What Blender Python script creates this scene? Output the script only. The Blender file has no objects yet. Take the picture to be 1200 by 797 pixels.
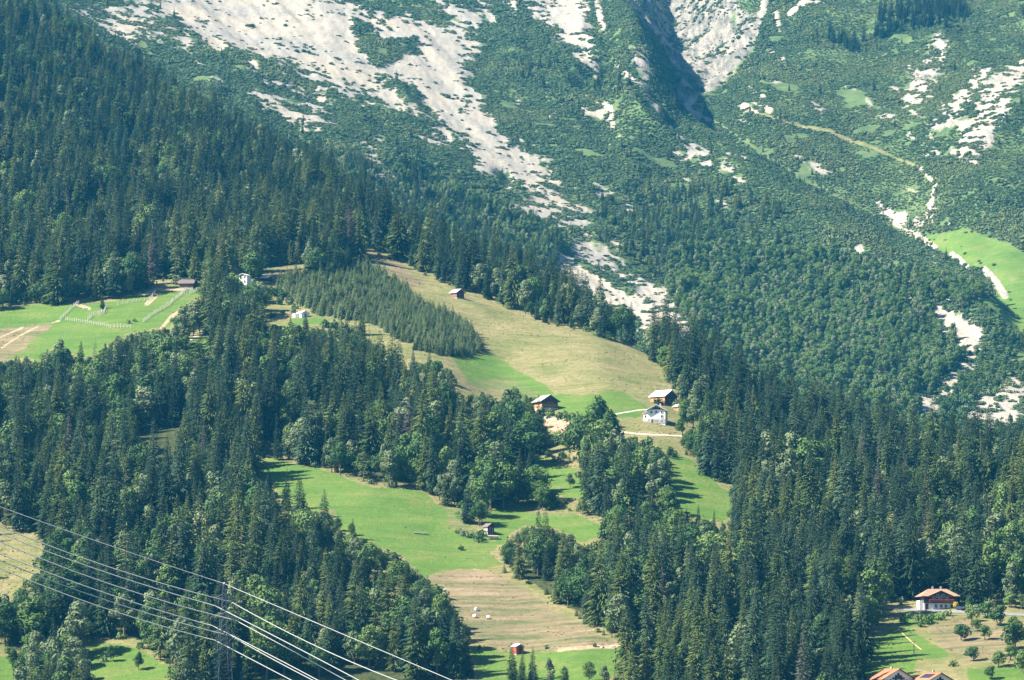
import bpy, bmesh, math, random
import numpy as np
from mathutils import Vector, Matrix
rng = np.random.default_rng(7)
random.seed(7)
scene = bpy.context.scene
COL = scene.collection
R = math.radians

# ------------------------------------------------------------------ camera
FOV, PITCH = R(15.0), R(5.0)
T = math.tan(FOV / 2)
cp, sp = math.cos(PITCH), math.sin(PITCH)
cam = bpy.data.cameras.new("camera"); camo = bpy.data.objects.new("camera", cam); COL.objects.link(camo)
cam.sensor_width = 36; cam.sensor_fit = 'HORIZONTAL'; cam.angle = FOV
cam.clip_start = 1; cam.clip_end = 30000
camo.location = (0, 0, 0); camo.rotation_euler = (R(90) + PITCH, 0, 0)
scene.camera = camo
# ------------------------------------------------------------------ light
SUN_EL, SUN_AZ = R(44), R(-102)          # azimuth measured from +Y towards +X
w = bpy.data.worlds.new("World"); scene.world = w; w.use_nodes = True
nt = w.node_tree; bg = nt.nodes['Background']
sky = nt.nodes.new('ShaderNodeTexSky'); sky.sky_type = 'NISHITA'; sky.sun_disc = False
sky.sun_elevation = SUN_EL; sky.sun_rotation = SUN_AZ; sky.altitude = 1000; sky.air_density = 1.0; sky.ozone_density = 1.5
nt.links.new(sky.outputs[0], bg.inputs[0]); bg.inputs[1].default_value = 0.05
sl = bpy.data.lights.new("sun", 'SUN'); sl.energy = 5.0; sl.angle = R(0.5); sl.color = (1.0, 0.93, 0.79)
so = bpy.data.objects.new("sun", sl); COL.objects.link(so)
sd = Vector((math.sin(SUN_AZ) * math.cos(SUN_EL), math.cos(SUN_AZ) * math.cos(SUN_EL), math.sin(SUN_EL)))
so.rotation_euler = sd.to_track_quat('Z', 'Y').to_euler()
vs = scene.view_settings
vs.view_transform = 'Standard'; vs.look = 'None'; vs.exposure = 1.88; vs.gamma = 1
cy = scene.cycles
cy.max_bounces = 5; cy.diffuse_bounces = 1; cy.glossy_bounces = 1; cy.transmission_bounces = 2; cy.volume_bounces = 0
cy.transparent_max_bounces = 4; cy.use_adaptive_sampling = True; cy.adaptive_threshold = 0.01
HAZE_DENSITY, HAZE_COLOR = 0.31e-4, (0.05, 0.50, 1.0)

# ------------------------------------------------------------------ noise helpers
def _hash(ix, iy, s):
    h = (ix.astype(np.int64) * 374761393 + iy.astype(np.int64) * 668265263 + s * 1442695041) & 0xFFFFFFFF
    h = ((h ^ (h >> 13)) * 1274126177) & 0xFFFFFFFF
    return ((h ^ (h >> 16)) & 0xFFFF) / 65535.0
def vnoise(x, y, s=0):
    ix, iy = np.floor(x), np.floor(y); fx, fy = x - ix, y - iy
    fx = fx * fx * fx * (fx * (fx * 6 - 15) + 10); fy = fy * fy * fy * (fy * (fy * 6 - 15) + 10)
    ix = ix.astype(np.int64); iy = iy.astype(np.int64)
    a = _hash(ix, iy, s); b = _hash(ix + 1, iy, s); c = _hash(ix, iy + 1, s); d = _hash(ix + 1, iy + 1, s)
    return (a + (b - a) * fx) * (1 - fy) + (c + (d - c) * fx) * fy
def fbm(x, y, octv=4, s=0):
    o = np.zeros(np.broadcast(x, y).shape); a = 0.5
    for k in range(octv):
        o = o + a * (vnoise(x, y, s + k * 17) * 2 - 1); a *= 0.5; x = x * 2.03 + 11.3; y = y * 2.03 + 7.7
    return o
def pchip(xk, yk, xq):
    """xk, yk (n, m) nodes down axis 0 for m columns, xq (q,) or (q, m): monotone cubic, clamped at the ends"""
    h = np.diff(xk, axis=0); d = np.diff(yk, axis=0) / h
    m = np.zeros_like(yk)
    w1 = 2 * h[1:] + h[:-1]; w2 = h[1:] + 2 * h[:-1]
    same = d[1:] * d[:-1] > 0
    dd0 = np.where(same, d[:-1], 1); dd1 = np.where(same, d[1:], 1)
    m[1:-1] = np.where(same, (w1 + w2) / (w1 / dd0 + w2 / dd1), 0)
    m[0] = d[0]; m[-1] = d[-1]
    n, M = xk.shape
    xq = np.broadcast_to(np.asarray(xq, float).reshape(len(xq), -1), (len(xq), M))
    out = np.empty(xq.shape)
    for j in range(M):
        x = np.clip(xq[:, j], xk[0, j], xk[-1, j])
        i = np.clip(np.searchsorted(xk[:, j], x, side='right') - 1, 0, n - 2)
        hh = h[i, j]; t = (x - xk[i, j]) / hh
        out[:, j] = ((1 + 2 * t) * (1 - t) ** 2 * yk[i, j] + t * (1 - t) ** 2 * hh * m[i, j]
                     + t * t * (3 - 2 * t) * yk[i + 1, j] + t * t * (t - 1) * hh * m[i + 1, j])
    return out

# ------------------------------------------------------------------ terrain profile: bearings across the valley, each with its slopes and crests
def tanE(v): return math.tan(PITCH + math.atan((398.5 - v) / 600 * T))
F5 = {  # bearing: valley-side slope (distance, sight line) up to its crest
 -300: [(1430,797),(1650,600),(2000,400),(2450,200),(3200,-60)],
 0:    [(1430,797),(1650,600),(1980,410),(2300,270),(3050,10)],
 130:  [(1420,797),(1640,600),(1980,400),(2350,250),(2950,92)],
 270:  [(1410,797),(1640,590),(1990,390),(2320,270),(2750,168)],
 400:  [(1400,797),(1640,590),(1960,400),(2220,295),(2500,238)],
 500:  [(1400,797),(1640,600),(1900,430),(2160,330),(2280,305)],
 600:  [(1400,797),(1620,620),(1820,500),(2100,365),(2200,338)],
 700:  [(1390,797),(1600,630),(1760,520),(2030,395),(2080,384)],
 780:  [(1390,797),(1580,640),(1720,540),(1950,440),(2010,424)],
 900:  [(1380,797),(1520,690),(1650,600),(1800,520),(1880,493)],
 1050: [(1370,797),(1480,720),(1600,640),(1720,575),(1800,548)],
 1200: [(1360,797),(1460,725),(1590,650),(1700,592),(1780,570)],
 1500: [(1360,797),(1460,725),(1590,650),(1700,592),(1780,570)]}
M8 = {  # bearing: hidden hollow, main mountain, its edge, the gorge behind, the far slope
 -300: [(3400,0),(3600,-70),(3900,-120),(4400,-170),(4700,-180),(4800,-190),(4900,-200),(5200,-240)],
 0:    [(3250,60),(3450,10),(3800,-60),(4300,-120),(4600,-140),(4750,-155),(4850,-170),(5200,-230)],
 130:  [(3150,130),(3330,85),(3650,20),(4100,-60),(4400,-100),(4600,-130),(4750,-150),(5200,-230)],
 270:  [(2950,200),(3150,155),(3500,80),(3950,0),(4250,-60),(4450,-100),(4650,-140),(5200,-230)],
 400:  [(2700,278),(2950,230),(3350,140),(3900,20),(4150,-40),(4400,-90),(4650,-140),(5200,-230)],
 500:  [(2480,350),(2800,300),(3300,180),(3900,35),(4150,-25),(4400,-80),(4650,-135),(5200,-220)],
 600:  [(2420,385),(2780,335),(3300,205),(3900,50),(4150,-15),(4400,-70),(4650,-130),(5200,-220)],
 700:  [(2300,430),(2720,385),(3250,240),(4150,-5),(4300,-25),(4450,-60),(4650,-110),(5200,-220)],
 740:  [(2280,450),(2680,400),(3200,260),(4050,6),(4180,10),(4400,-20),(4800,-75),(5200,-220)],
 770:  [(2260,460),(2650,405),(3150,280),(3900,62),(3990,72),(4170,48),(4720,-45),(5200,-220)],
 800:  [(2250,470),(2640,412),(3120,290),(3750,124),(3830,132),(3960,110),(4480,20),(5200,-200)],
 900:  [(2120,545),(2560,480),(3000,340),(3500,187),(3590,196),(3670,165),(3960,75),(5200,-180)],
 1050: [(2020,595),(2480,535),(2850,405),(3300,269),(3410,284),(3510,238),(3830,100),(5200,-170)],
 1150: [(2000,610),(2480,540),(2780,440),(3060,328),(3130,337),(3260,288),(3650,130),(5200,-160)],
 1200: [(2000,610),(2480,540),(2740,455),(2950,382),(3010,374),(3230,296),(3620,130),(5200,-160)],
 1500: [(2000,610),(2480,540),(2740,455),(2950,382),(3010,374),(3230,296),(3620,130),(5200,-160)]}
keysM = sorted(M8)
kF = sorted(F5)
def lerpF(u):
    u = min(max(u, kF[0]), kF[-1])
    for a, b in zip(kF[:-1], kF[1:]):
        if a <= u <= b:
            t = (u - a) / (b - a)
            return [((1 - t) * p[0] + t * q[0], (1 - t) * p[1] + t * q[1]) for p, q in zip(F5[a], F5[b])]
NEAR = [(30, -5.0 / 30), (420, -120 / 420), (950, -125 / 950), (1250, -58 / 1250)]
nodes_y, nodes_e = [], []
for u in keysM:
    f = lerpF(u)
    ys = [p[0] for p in NEAR] + [p[0] for p in f] + [p[0] for p in M8[u]] + [6200]
    es = [p[1] for p in NEAR] + [tanE(p[1]) for p in f] + [tanE(p[1]) for p in M8[u]]
    es.append(es[-1] * 5200 / 6200 * 1.01)
    nodes_y.append(ys); nodes_e.append(es)
nodes_y = np.array(nodes_y); nodes_e = np.array(nodes_e)
Us = np.concatenate([np.arange(-900, -160, 25), np.arange(-160, 1361, 2.3), np.arange(1385, 2101, 25)])
Ys = np.concatenate([np.array([30, 60, 100, 150]), np.arange(220, 1330, 30), np.arange(1335, 3060, 4.0), np.arange(3065, 4750, 5.0), np.arange(4760, 6200, 30)])
NU, NY = len(Us), len(Ys)
kx = np.array(keysM, float)[:, None]
cy_ = pchip(np.repeat(kx, nodes_y.shape[1], 1), nodes_y, Us)   # (NU, nodes)
ce_ = pchip(np.repeat(kx, nodes_e.shape[1], 1), nodes_e, Us)
E = pchip(cy_.T.copy(), ce_.T.copy(), Ys)                         # (NY, NU)
XX = (Us[None, :] - 600) / 600 * T * Ys[:, None]; YY = np.repeat(Ys[:, None], NU, 1)
Z = E * YY
yF = cy_[:, 9]; yM = cy_[:, 13]      # hollow behind the near crest, gorge behind the main mountain
LAYER = np.where(YY < yF[None, :], 0, np.where((YY < yM[None, :]) | (Us[None, :] < 735), 1, 2))
far = np.clip((YY - 2000) / 900, 0, 1)
front = np.clip((YY - 300) / 900, 0, 1)
# rills run down the fall line; small humps everywhere
fx, fy = 0.24, -0.97
al = XX * fx + YY * fy; ac = XX * -fy + YY * fx
Z = Z + front * (fbm(XX / 140, YY / 140, 4, 3) * 3.2 + fbm(XX / 30, YY / 30, 3, 9) * 0.9)
rill = 1 - np.abs(fbm(ac / 120 + fbm(XX / 300, YY / 300, 2, 5) * 1.5, al / 600, 4, 21)) * 2
PROJ0 = Z.copy()
# project every vertex (bearing and sight line of land-use boundaries)
def project(x, y, z):
    dep = y * cp + z * sp
    return 600 + 600 * (x / dep) / T, 398.5 - 600 * ((-y * sp + z * cp) / dep) / T
PU, PV = project(XX, YY, PROJ0)

# ------------------------------------------------------------------ land use outlines
def inside(px, py, poly):
    r = np.zeros(px.shape, bool); n = len(poly)
    for i in range(n):
        x1, y1 = poly[i]; x2, y2 = poly[i - 1]
        if y1 == y2: continue
        c = ((y1 > py) != (y2 > py)) & (px < (x2 - x1) * (py - y1) / (y2 - y1) + x1)
        r ^= c
    return r
def segdist(px, py, pts, closed):
    d = np.full(px.shape, 1e9)
    n = len(pts)
    for i in range(n if closed else n - 1):
        x1, y1 = pts[i]; x2, y2 = pts[(i + 1) % n]
        dx, dy = x2 - x1, y2 - y1; L = dx * dx + dy * dy + 1e-9
        t = np.clip(((px - x1) * dx + (py - y1) * dy) / L, 0, 1)
        d = np.minimum(d, np.hypot(px - x1 - t * dx, py - y1 - t * dy))
    return d
P = {}
P['pasture'] = [(-60,372),(0,365),(27,358),(78,357),(98,355),(135,353),(169,340),(203,334),(217,336),(237,338),(237,347),(203,368),(199,385),(183,385),(162,388),(135,395),(118,413),(100,420),(78,410),(68,402),(57,412),(44,427),(34,418),(20,420),(0,420),(-60,430)]
P['strip'] = [(-60,392),(0,385),(34,380),(64,377),(54,387),(34,402),(20,417),(0,424),(-60,424)]
P['clear1'] = [(217,399),(237,392),(254,397),(250,409),(224,413),(217,406)]
P['tan1'] = [(301,314),(330,310),(362,311),(364,324),(330,332),(322,336),(305,330)]
P['rough'] = [(303,358),(335,343),(352,356),(372,366),(400,371),(434,383),(468,405),(512,414),(526,416),(540,440),(549,446),(563,453),(593,456),(596,462),(583,477),(576,464),(563,457),(539,464),(534,452),(530,434),(515,422),(468,424),(450,408),(430,396),(400,386),(360,382),(310,380)]
P['hill'] = [(398,287),(430,291),(455,300),(480,313),(505,327),(540,341),(580,355),(620,371),(645,382),(680,389),(705,396),(740,406),(763,414),(767,427),(778,442),(786,462),(775,478),(759,478),(739,464),(715,459),(688,464),(651,463),(637,450),(603,433),(576,415),(569,408),(552,390),(535,373),(495,356),(464,329),(430,308),(415,300)]
P['field1'] = [(525,416),(576,414),(603,433),(637,450),(651,461),(640,466),(617,464),(593,457),(563,454),(549,446),(542,436)]
P['field2'] = [(651,462),(688,463),(715,458),(739,463),(759,477),(745,490),(718,488),(688,486),(671,491),(657,481),(640,470)]
P['yard'] = [(720,488),(760,478),(785,470),(815,478),(822,492),(806,505),(795,522),(770,524),(740,516),(718,500)]
P['dirt'] = [(637,493),(671,492),(676,500),(668,509),(640,505)]
P['mid'] = [(291,551),(298,537),(318,537),(339,542),(400,558),(434,571),(495,574),(512,591),(535,601),(549,615),(560,622),(585,640),(573,649),(592,662),(569,667),(518,668),(495,678),(485,666),(468,649),(441,639),(420,629),(400,624),(393,597),(366,598),(335,590),(322,570),(298,560)]
P['mown'] = [(498,676),(535,668),(576,668),(603,683),(620,693),(637,706),(657,720),(681,730),(705,747),(728,755),(688,761),(637,763),(590,762),(559,752),(542,730),(535,713),(518,690)]
P['low'] = [(550,760),(590,763),(637,764),(690,760),(731,760),(733,784),(700,800),(560,800),(556,778)]
P['mid2'] = [(569,535),(590,529),(620,532),(651,541),(657,547),(678,547),(681,561),(698,571),(703,588),(681,586),(651,579),(637,566),(634,548),(610,538),(583,538)]
P['mid3'] = [(566,610),(576,598),(610,593),(637,600),(671,601),(698,612),(720,622),(718,630),(701,630),(678,636),(671,627),(651,619),(617,616),(596,626),(590,640),(578,640),(583,629)]
P['east'] = [(776,540),(800,533),(812,542),(834,561),(858,581),(860,604),(844,612),(815,606),(800,600),(785,580),(782,556)]
P['sw1'] = [(-60,600),(0,618),(20,624),(51,642),(59,658),(51,669),(34,675),(27,684),(14,700),(-10,695),(-60,690)]
P['sw2'] = [(102,750),(129,753),(163,761),(190,778),(214,785),(210,800),(112,800),(96,785)]
P['sw3'] = [(-60,730),(0,768),(20,775),(28,800),(-60,800)]
P['orchard'] = [(1010,757),(1030,727),(1034,711),(1081,713),(1135,717),(1165,712),(1200,706),(1260,700),(1260,830),(1010,830),(1020,780)]
P['c1'] = [(85,133),(104,131),(106,145),(88,143)]
P['c2'] = [(95,157),(122,155),(118,173),(97,171)]
P['c3'] = [(135,156),(165,160),(160,180),(138,176)]
P['c4'] = [(54,276),(75,264),(98,256),(130,243),(128,266),(98,282),(66,298)]
P['c5'] = [(290,572),(318,582),(345,600),(360,612),(380,634),(350,630),(315,608),(296,596)]
OPEN = [k for k in P]
SHOW = [k for k in P if k not in ('c1', 'c2', 'c3', 'c4', 'c5')]
PLANT_SEEN = [(325,335),(345,322),(390,335),(410,322),(430,306),(464,328),(495,355),(535,372),(552,389),(569,406),(518,413),(485,406),(462,392),(437,376),(425,366),(400,371),(372,364),(352,352),(335,342)]
CUT = {}   # attribute -> list of (outline, layer, strength)
def cut(a, poly, layer=0, s=1.0, line=None): CUT.setdefault(a, []).append((poly, layer, s, line))
for k in ('pasture', 'clear1', 'field1', 'field2', 'mid', 'low', 'mid2', 'mid3', 'east', 'sw2', 'sw3'): cut('green', P[k])
for k in ('hill', 'rough', 'yard', 'sw1', 'orchard', 'tan1', 'c1', 'c2', 'c4', 'c5'): cut('dry', P[k])
cut('dry', PLANT_SEEN, 0, .9); cut('straw', P['strip']); cut('straw', P['tan1']); cut('straw', P['mown']); cut('straw', [(398,286),(440,292),(470,308),(500,330),(480,335),(440,308),(415,301)], 0, .8)
cut('bare', P['dirt']); cut('bare', P['c3'], 0, .8)
cut('bare', [(640,372+90),(0,0),(0,0)], 0, 0)
cut('green', [(310,322),(324,324),(334,326),(334,333),(304,330)]); cut('green', [(340,372),(372,372),(400,376),(380,381),(335,380)], 0, .7)
cut('green', [(1010,757),(1040,742),(1065,738),(1084,748),(1100,759),(1116,769),(1090,772),(1075,770),(1070,790),(1010,800)])
cut('green', [(1131,781),(1163,785),(1195,781),(1210,800),(1135,800)], 0, .9)
cut('green', [(1058,716),(1112,716),(1108,726),(1084,733),(1065,739),(1045,736)], 0, .6)
cut('straw', [(515,585),(549,616),(573,632),(560,640),(525,615)], 0, .55); cut('straw', [(610,592),(650,596),(690,606),(660,605),(620,602)], 0, .6)
cut('straw', [(590,440),(640,462),(600,470),(545,462),(545,448)], 0, .5); cut('straw', [(300,545),(312,536),(350,548),(400,560),(360,565)], 0, .3)
cut('straw', [(1084,735),(1130,719),(1179,735),(1200,745),(1190,775),(1131,776),(1100,757)], 0, .75)
cut('straw', [(640,705),(700,748),(725,755),(700,757),(660,730)], 0, .5)
for ln, wd, st in [([(0,395),(27,383)], 1.0, 1), ([(0,409),(25,392),(44,382)], 1.0, 1), ([(498,676),(535,669),(590,664)], 1.2, .6), ([(70,375),(60,378)], 1.5, .7),
                   ([(188,386),(200,372),(208,366)], 2, .8), ([(420,640),(480,668)], 1, .5)]:
    cut('bare', ln, 0, st, wd)
for ln, wd in [([(655,761),(690,759),(720,757),(735,752)], 2.2), ([(168,344),(182,338),(215,338)], 1.6), ([(172,356),(183,345)], 2.5), ([(88,356),(105,362)], 2.0)]:
    cut('bare', ln, 0, 1.0, wd)
# scree and rock of the far mountain (layer 1) and of the far slope (layer 2)
S = [
 ([(150,-40),(166,0),(185,10),(200,18),(220,37),(257,51),(305,64),(345,78),(373,95),(400,113),(444,119),(485,132),(512,139),(532,156),(556,169),(559,193),(590,203),(617,224),(642,212),(617,180),(590,166),(576,146),(559,115),(542,102),(542,68),(558,63),(549,44),(529,39),(495,27),(451,22),(427,14),(400,3),(385,-5),(380,-40)], 1, 1.0),
 ([(612,215),(645,213),(665,230),(692,252),(682,270),(640,264),(598,244),(620,236)], 1, .62),
 ([(676,295),(695,292),(718,307),(724,318),(739,314),(757,325),(766,339),(788,351),(796,369),(806,402),(778,395),(752,380),(729,365),(708,349),(694,344),(681,335),(664,338),(657,321),(660,311),(678,316),(705,322)], 1, .86),
 ([(690,322),(740,345),(790,372),(800,398),(760,378),(715,350)], 1, .95),
 ([(291,98),(325,118),(383,129),(392,146),(356,144),(325,128),(298,115)], 1, .7), ([(278,70),(305,80),(332,100),(310,96)], 1, .6),
 ([(81,7),(166,0),(203,27),(237,54),(234,63),(190,44),(159,47),(122,41),(102,17)], 1, .5),
 ([(352,173),(390,176),(386,186),(360,183)], 1, .7), ([(420,166),(437,163),(444,183),(463,200),(461,214),(441,207),(420,183)], 1, .62),
 ([(400,170),(425,160),(445,180),(410,190)], 1, .4),
 ([(485,156),(532,156),(529,169),(502,173)], 1, .8), ([(515,-5),(605,-5),(592,16),(560,28),(530,18)], 1, .45),
 ([(615,-6),(629,10),(641,22),(649,34),(663,52),(683,71),(698,79),(693,66),(690,54),(686,34),(684,10),(686,-6)], 1, .93),
 ([(739,49),(756,56),(766,78),(752,76),(741,68)], 1, .6),
 ([(681,126),(700,125),(718,128),(719,142),(700,135),(684,133)], 1, .72),
 ([(795,152),(820,164),(840,176),(830,191),(803,180)], 1, .72), ([(843,189),(861,197),(863,205),(846,198)], 1, .7),
 ([(691,219),(708,218),(726,232),(700,231)], 1, .75), ([(730,233),(762,243),(735,250)], 1, .7),
 ([(963,297),(979,304),(970,311)], 1, .8), ([(983,326),(1005,328),(1032,356),(1010,345)], 1, .5), ([(986,439),(1020,435),(1059,461),(1037,455)], 1, .6),
 ([(836,390),(861,393),(845,399)], 1, .8), ([(600,240),(660,262),(690,275),(640,275)], 1, .4),
 ([(1092,366),(1122,378),(1147,388),(1151,409),(1139,423),(1125,398),(1110,386)], 1, .9), ([(1132,419),(1115,443),(1079,467),(1091,485),(1107,463),(1127,440)], 1, .85),
 ([(1137,477),(1176,452),(1203,449),(1260,440),(1260,480),(1203,482),(1162,496),(1145,492)], 1, .75), ([(1070,488),(1085,470),(1100,480),(1080,500)], 1, .5),
 ([(948,192),(956,191),(973,202),(960,204)], 2, .9), ([(1028,238),(1059,254),(1062,272),(1045,262)], 2, .95),
 ([(1072,262),(1083,250),(1093,232),(1101,247),(1090,262),(1080,272)], 2, .6), ([(1104,268),(1112,260),(1110,270)], 2, .8),
 ([(1118,176),(1135,146),(1176,124),(1156,163),(1129,181)], 2, .95), ([(1095,146),(1115,125),(1156,84),(1149,102),(1122,132)], 2, .75),
 ([(1137,143),(1156,102),(1200,71),(1210,85),(1176,110),(1159,135)], 2, .75), ([(1066,114),(1068,91),(1101,46),(1113,54),(1098,85),(1083,110)], 2, .62),
 ([(1049,72),(1078,63),(1064,83)], 2, .6), ([(1118,51),(1139,43),(1132,55)], 2, .6), ([(990,95),(1005,90),(1003,100)], 2, .5), ([(952,118),(968,125),(965,140),(955,132)], 2, .45),
 ([(864,122),(872,118),(888,133),(870,134)], 2, .6), ([(640,0),(0,0),(0,0)], 1, 0)]
for _ in range(150):        # small stony openings in the scrub, most of them near the big scree and in the stony belt below it
    z_ = random.choice([(330,110,120,45),(330,110,120,45),(450,175,60,40),(160,30,90,25),(640,225,70,40),(700,310,60,40),(560,15,60,18),(830,180,60,40),(1100,150,90,80),(1040,330,70,50),(720,120,150,60),(950,120,120,60)])
    cx_, cy2 = random.gauss(z_[0], z_[2] * .55), random.gauss(z_[1], z_[3] * .55)
    if project(0, 1, 0) and cy2 < 60 + .62 * cx_ - 60 and not (cx_ < 480 and cy2 > 110 + (cx_ - 250) * .45):
        a_, b2 = random.uniform(3, 13), random.uniform(1.5, 4.5)
        S.append(([(cx_ + math.cos(t_) * a_ + math.sin(t_) * b2 * .5, cy2 + math.cos(t_) * a_ * .45 + math.sin(t_) * b2) for t_ in np.linspace(0, 5.4, 7)], 2 if cx_ > 800 and cy2 < 125 + (cx_ - 800) * .58 else 1, random.uniform(.55, .9)))
for poly, ly, s in S: cut('scree', poly, ly, s)
for ln, wd, ly, s in [([(515,2),(523,12),(540,20),(559,32)], 2.2, 1, .9), ([(535,0),(545,13),(563,26)], 2.0, 1, .8), ([(558,-3),(568,13),(578,25)], 2.4, 1, .85), ([(572,12),(580,0)], 2, 1, .7),
        ([(600,-3),(607,8)], 2, 1, .8), ([(700,3),(706,25)], 2.6, 1, .8), ([(722,64),(733,80),(757,97)], 1.8, 1, .75),
        ([(897,-4),(893,15),(885,35),(872,52),(862,70),(850,85),(838,97),(822,112),(805,126)], 2.8, 2, 1), ([(925,14),(940,5),(965,3)], 2, 2, .9), ([(910,12),(912,33)], 2.2, 2, .8),
        ([(1061,270),(1074,276),(1096,289)], 1.7, 2, 1), ([(1115,296),(1124,302),(1134,312)], 1.6, 2, 1), ([(1154,317),(1166,330),(1178,346)], 2.6, 2, .9),
        ([(800,124),(812,134),(830,142)], 2.5, 2, .9), ([(1040,248),(1052,262)], 2.5, 2, 1),
        ([(875,100),(885,108),(895,113)], 1.4, 2, .8), ([(1078,195),(1097,215),(1092,238)], 1.6, 2, .7), ([(640,143),(660,128),(692,112)], 1.3, 1, .6)]: cut('scree', ln, ly, s, wd)
cut('dry', [(806,127),(850,151),(900,185),(950,215),(1000,240),(1030,256)], 2, .52, 2.4); cut('dry', [(866,127),(875,122),(885,135),(920,143),(960,153),(1000,165),(1040,178),(1062,188),(1078,195)], 2, .95, 2.0)
cut('rock', [(862,8),(890,20),(884,50),(862,80),(835,105),(815,122),(808,120),(830,85),(850,60),(864,42)], 2, .62); cut('rock', [(735,45),(757,50),(772,80),(764,92),(748,84),(738,66)], 1, .6); cut('rock', [(730,-6),(742,10),(756,29),(771,39),(785,58),(791,80),(798,95),(798,108),(793,120),(802,126),(812,117),(819,105),(829,88),(841,75),(852,56),(864,42),(861,30),(852,24),(861,10),(863,-6)], 2, .85)
cut('dry', [(850,25),(835,48),(800,80),(795,85),(797,76),(830,40)], 2, .7); cut('dry', [(800,122),(830,120),(825,135),(808,134)], 2, .7)
P['alp'] = [(1088,278),(1110,275),(1131,268),(1160,280),(1183,294),(1203,306),(1260,330),(1260,410),(1203,389),(1186,383),(1166,365),(1150,355),(1165,348),(1182,342),(1168,320),(1150,311),(1131,304),(1115,294)]
cut('green', P['alp'], 2, .95); cut('green', P['alp'], 1, .95)
cut('dry', [(1120,276),(1150,276),(1185,296),(1200,310),(1170,300)], 2, .5); cut('straw', [(1180,320),(1190,330),(1183,335)], 2, .6)
cut('green', [(1109,165),(1122,165),(1125,182),(1112,182)], 2, .6)
ATTR = {}
for a in ('green', 'dry', 'straw', 'bare', 'scree', 'rock'):
    val = np.zeros(Z.shape, np.float32)
    for poly, ly, s, line in CUT.get(a, []):
        if s == 0: continue
        pp = np.array(poly, float); x0, y0 = pp.min(0) - 12; x1, y1 = pp.max(0) + 12
        m = (PU > x0) & (PU < x1) & (PV > y0) & (PV < y1) & (LAYER == ly)
        if not m.any(): continue
        px, py = PU[m], PV[m]
        if line: sdv = line * (1.45 if ly and a == 'scree' else 1) - segdist(px, py, poly, False)
        else:
            d = segdist(px, py, poly, True); sdv = np.where(inside(px, py, poly), d, -d) + (3.5 if ly and (x1 - x0) * (y1 - y0) > 4500 else 0)
        k = 6.0 if ly == 0 else (20.0 if (x1 - x0) * (y1 - y0) > 4500 and a == 'scree' else 10.0)
        if line: k = 3.0
        if not line and ly == 0: sdv = sdv + fbm(px / 9, py / 9, 2, 71) * 3
        if not line and ly > 0 and a == 'scree': sdv = sdv + fbm((px + py * .4) / 9, (py - px * .5) / 5, 4, 73) * float(np.clip(.34 * math.sqrt(max(1, (x1 - x0 - 24) * (y1 - y0 - 24))), 2.5, 15))
        val[m] = np.maximum(val[m], s * np.clip(0.5 + sdv / k, 0, 1))
    if a == 'scree':           # islands of dwarf pine standing in the scree
        for isl_ in ([(412,24),(430,28),(447,49),(488,45),(493,61),(463,70),(451,80),(432,70),(418,54)], [(438,88),(462,92),(485,106),(514,137),(494,134),(470,118)], [(528,150),(545,158),(552,170),(538,168)], [(575,190),(600,202),(612,214),(590,208)], [(680,312),(716,318),(738,334),(712,336),(690,326)], [(716,338),(745,340),(760,352),(735,352)], [(560,120),(575,130),(570,138)]):
            dd_ = segdist(PU, PV, isl_, True); dd_ = np.where(inside(PU, PV, isl_), dd_, -dd_) + fbm(PU / 9, PV / 6, 3, 75) * 8
            val = np.where(LAYER == 1, np.minimum(val, 1 - .85 * np.clip(.5 + dd_ / 6, 0, 1)), val).astype(np.float32)
    ATTR[a] = val
ATTR['scrub'] = (LAYER > 0).astype(np.float32)

# lower slopes just below the open ground stay grassy
for hh_ in (6, 12, 18):
    lift_ = hh_ * 600 / (T * YY); near_ = (LAYER == 0) & (YY > 1340) & (YY < 2500)
    hit = np.zeros(Z.shape, bool); px, py = PU[near_], (PV - lift_)[near_]; mm_ = np.zeros(px.shape, bool)
    for k in SHOW: mm_ |= inside(px, py, P[k])
    hit[near_] = mm_
    ATTR['dry'] = np.maximum(ATTR['dry'], hit * np.float32(.8))
for k in SHOW:
    if k == 'alp': continue
    pp = np.array(P[k], float); x0, y0 = pp.min(0) - 20; x1, y1 = pp.max(0) + 20
    m = (PU > x0) & (PU < x1) & (PV > y0) & (PV < y1) & (LAYER == 0) & (YY > 1340)
    ATTR['dry'][m] = np.maximum(ATTR['dry'][m], .85 * np.clip(1.6 - segdist(PU[m], PV[m], P[k], True) / 11, 0, 1))
# rills and humps of the far slopes; loose scree lies smooth
soft = ATTR['scree'].copy()
for _ in range(6): soft[1:-1, 1:-1] = (soft[:-2, 1:-1] + soft[2:, 1:-1] + soft[1:-1, :-2] + soft[1:-1, 2:] + soft[1:-1, 1:-1]) / 5
calm = 1 - .85 * np.exp(-((YY - yM[None, :]) / 200) ** 2) * (Us[None, :] > 690)
crag = ATTR['rock'] * (1 - np.abs(fbm(ac / 24, al / 90, 4, 91)) * 2.4)
Z = Z + far * crag * 12 + far * calm * (1 - .88 * np.clip(soft * 1.3, 0, 1)) * ((rill - 0.6) * 15 + fbm(XX / 75, YY / 75, 4, 33) * 5.0) + far * soft * (fbm(ac / 22, al / 200, 3, 61) * 2.6 + fbm(ac / 7, al / 50, 2, 65) * .8)
iy_of = lambda y: np.clip(np.searchsorted(Ys, y, side='right') - 1, 0, NY - 2)
iu_of = lambda u: np.clip(np.searchsorted(Us, u, side='right') - 1, 0, NU - 2)
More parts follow.
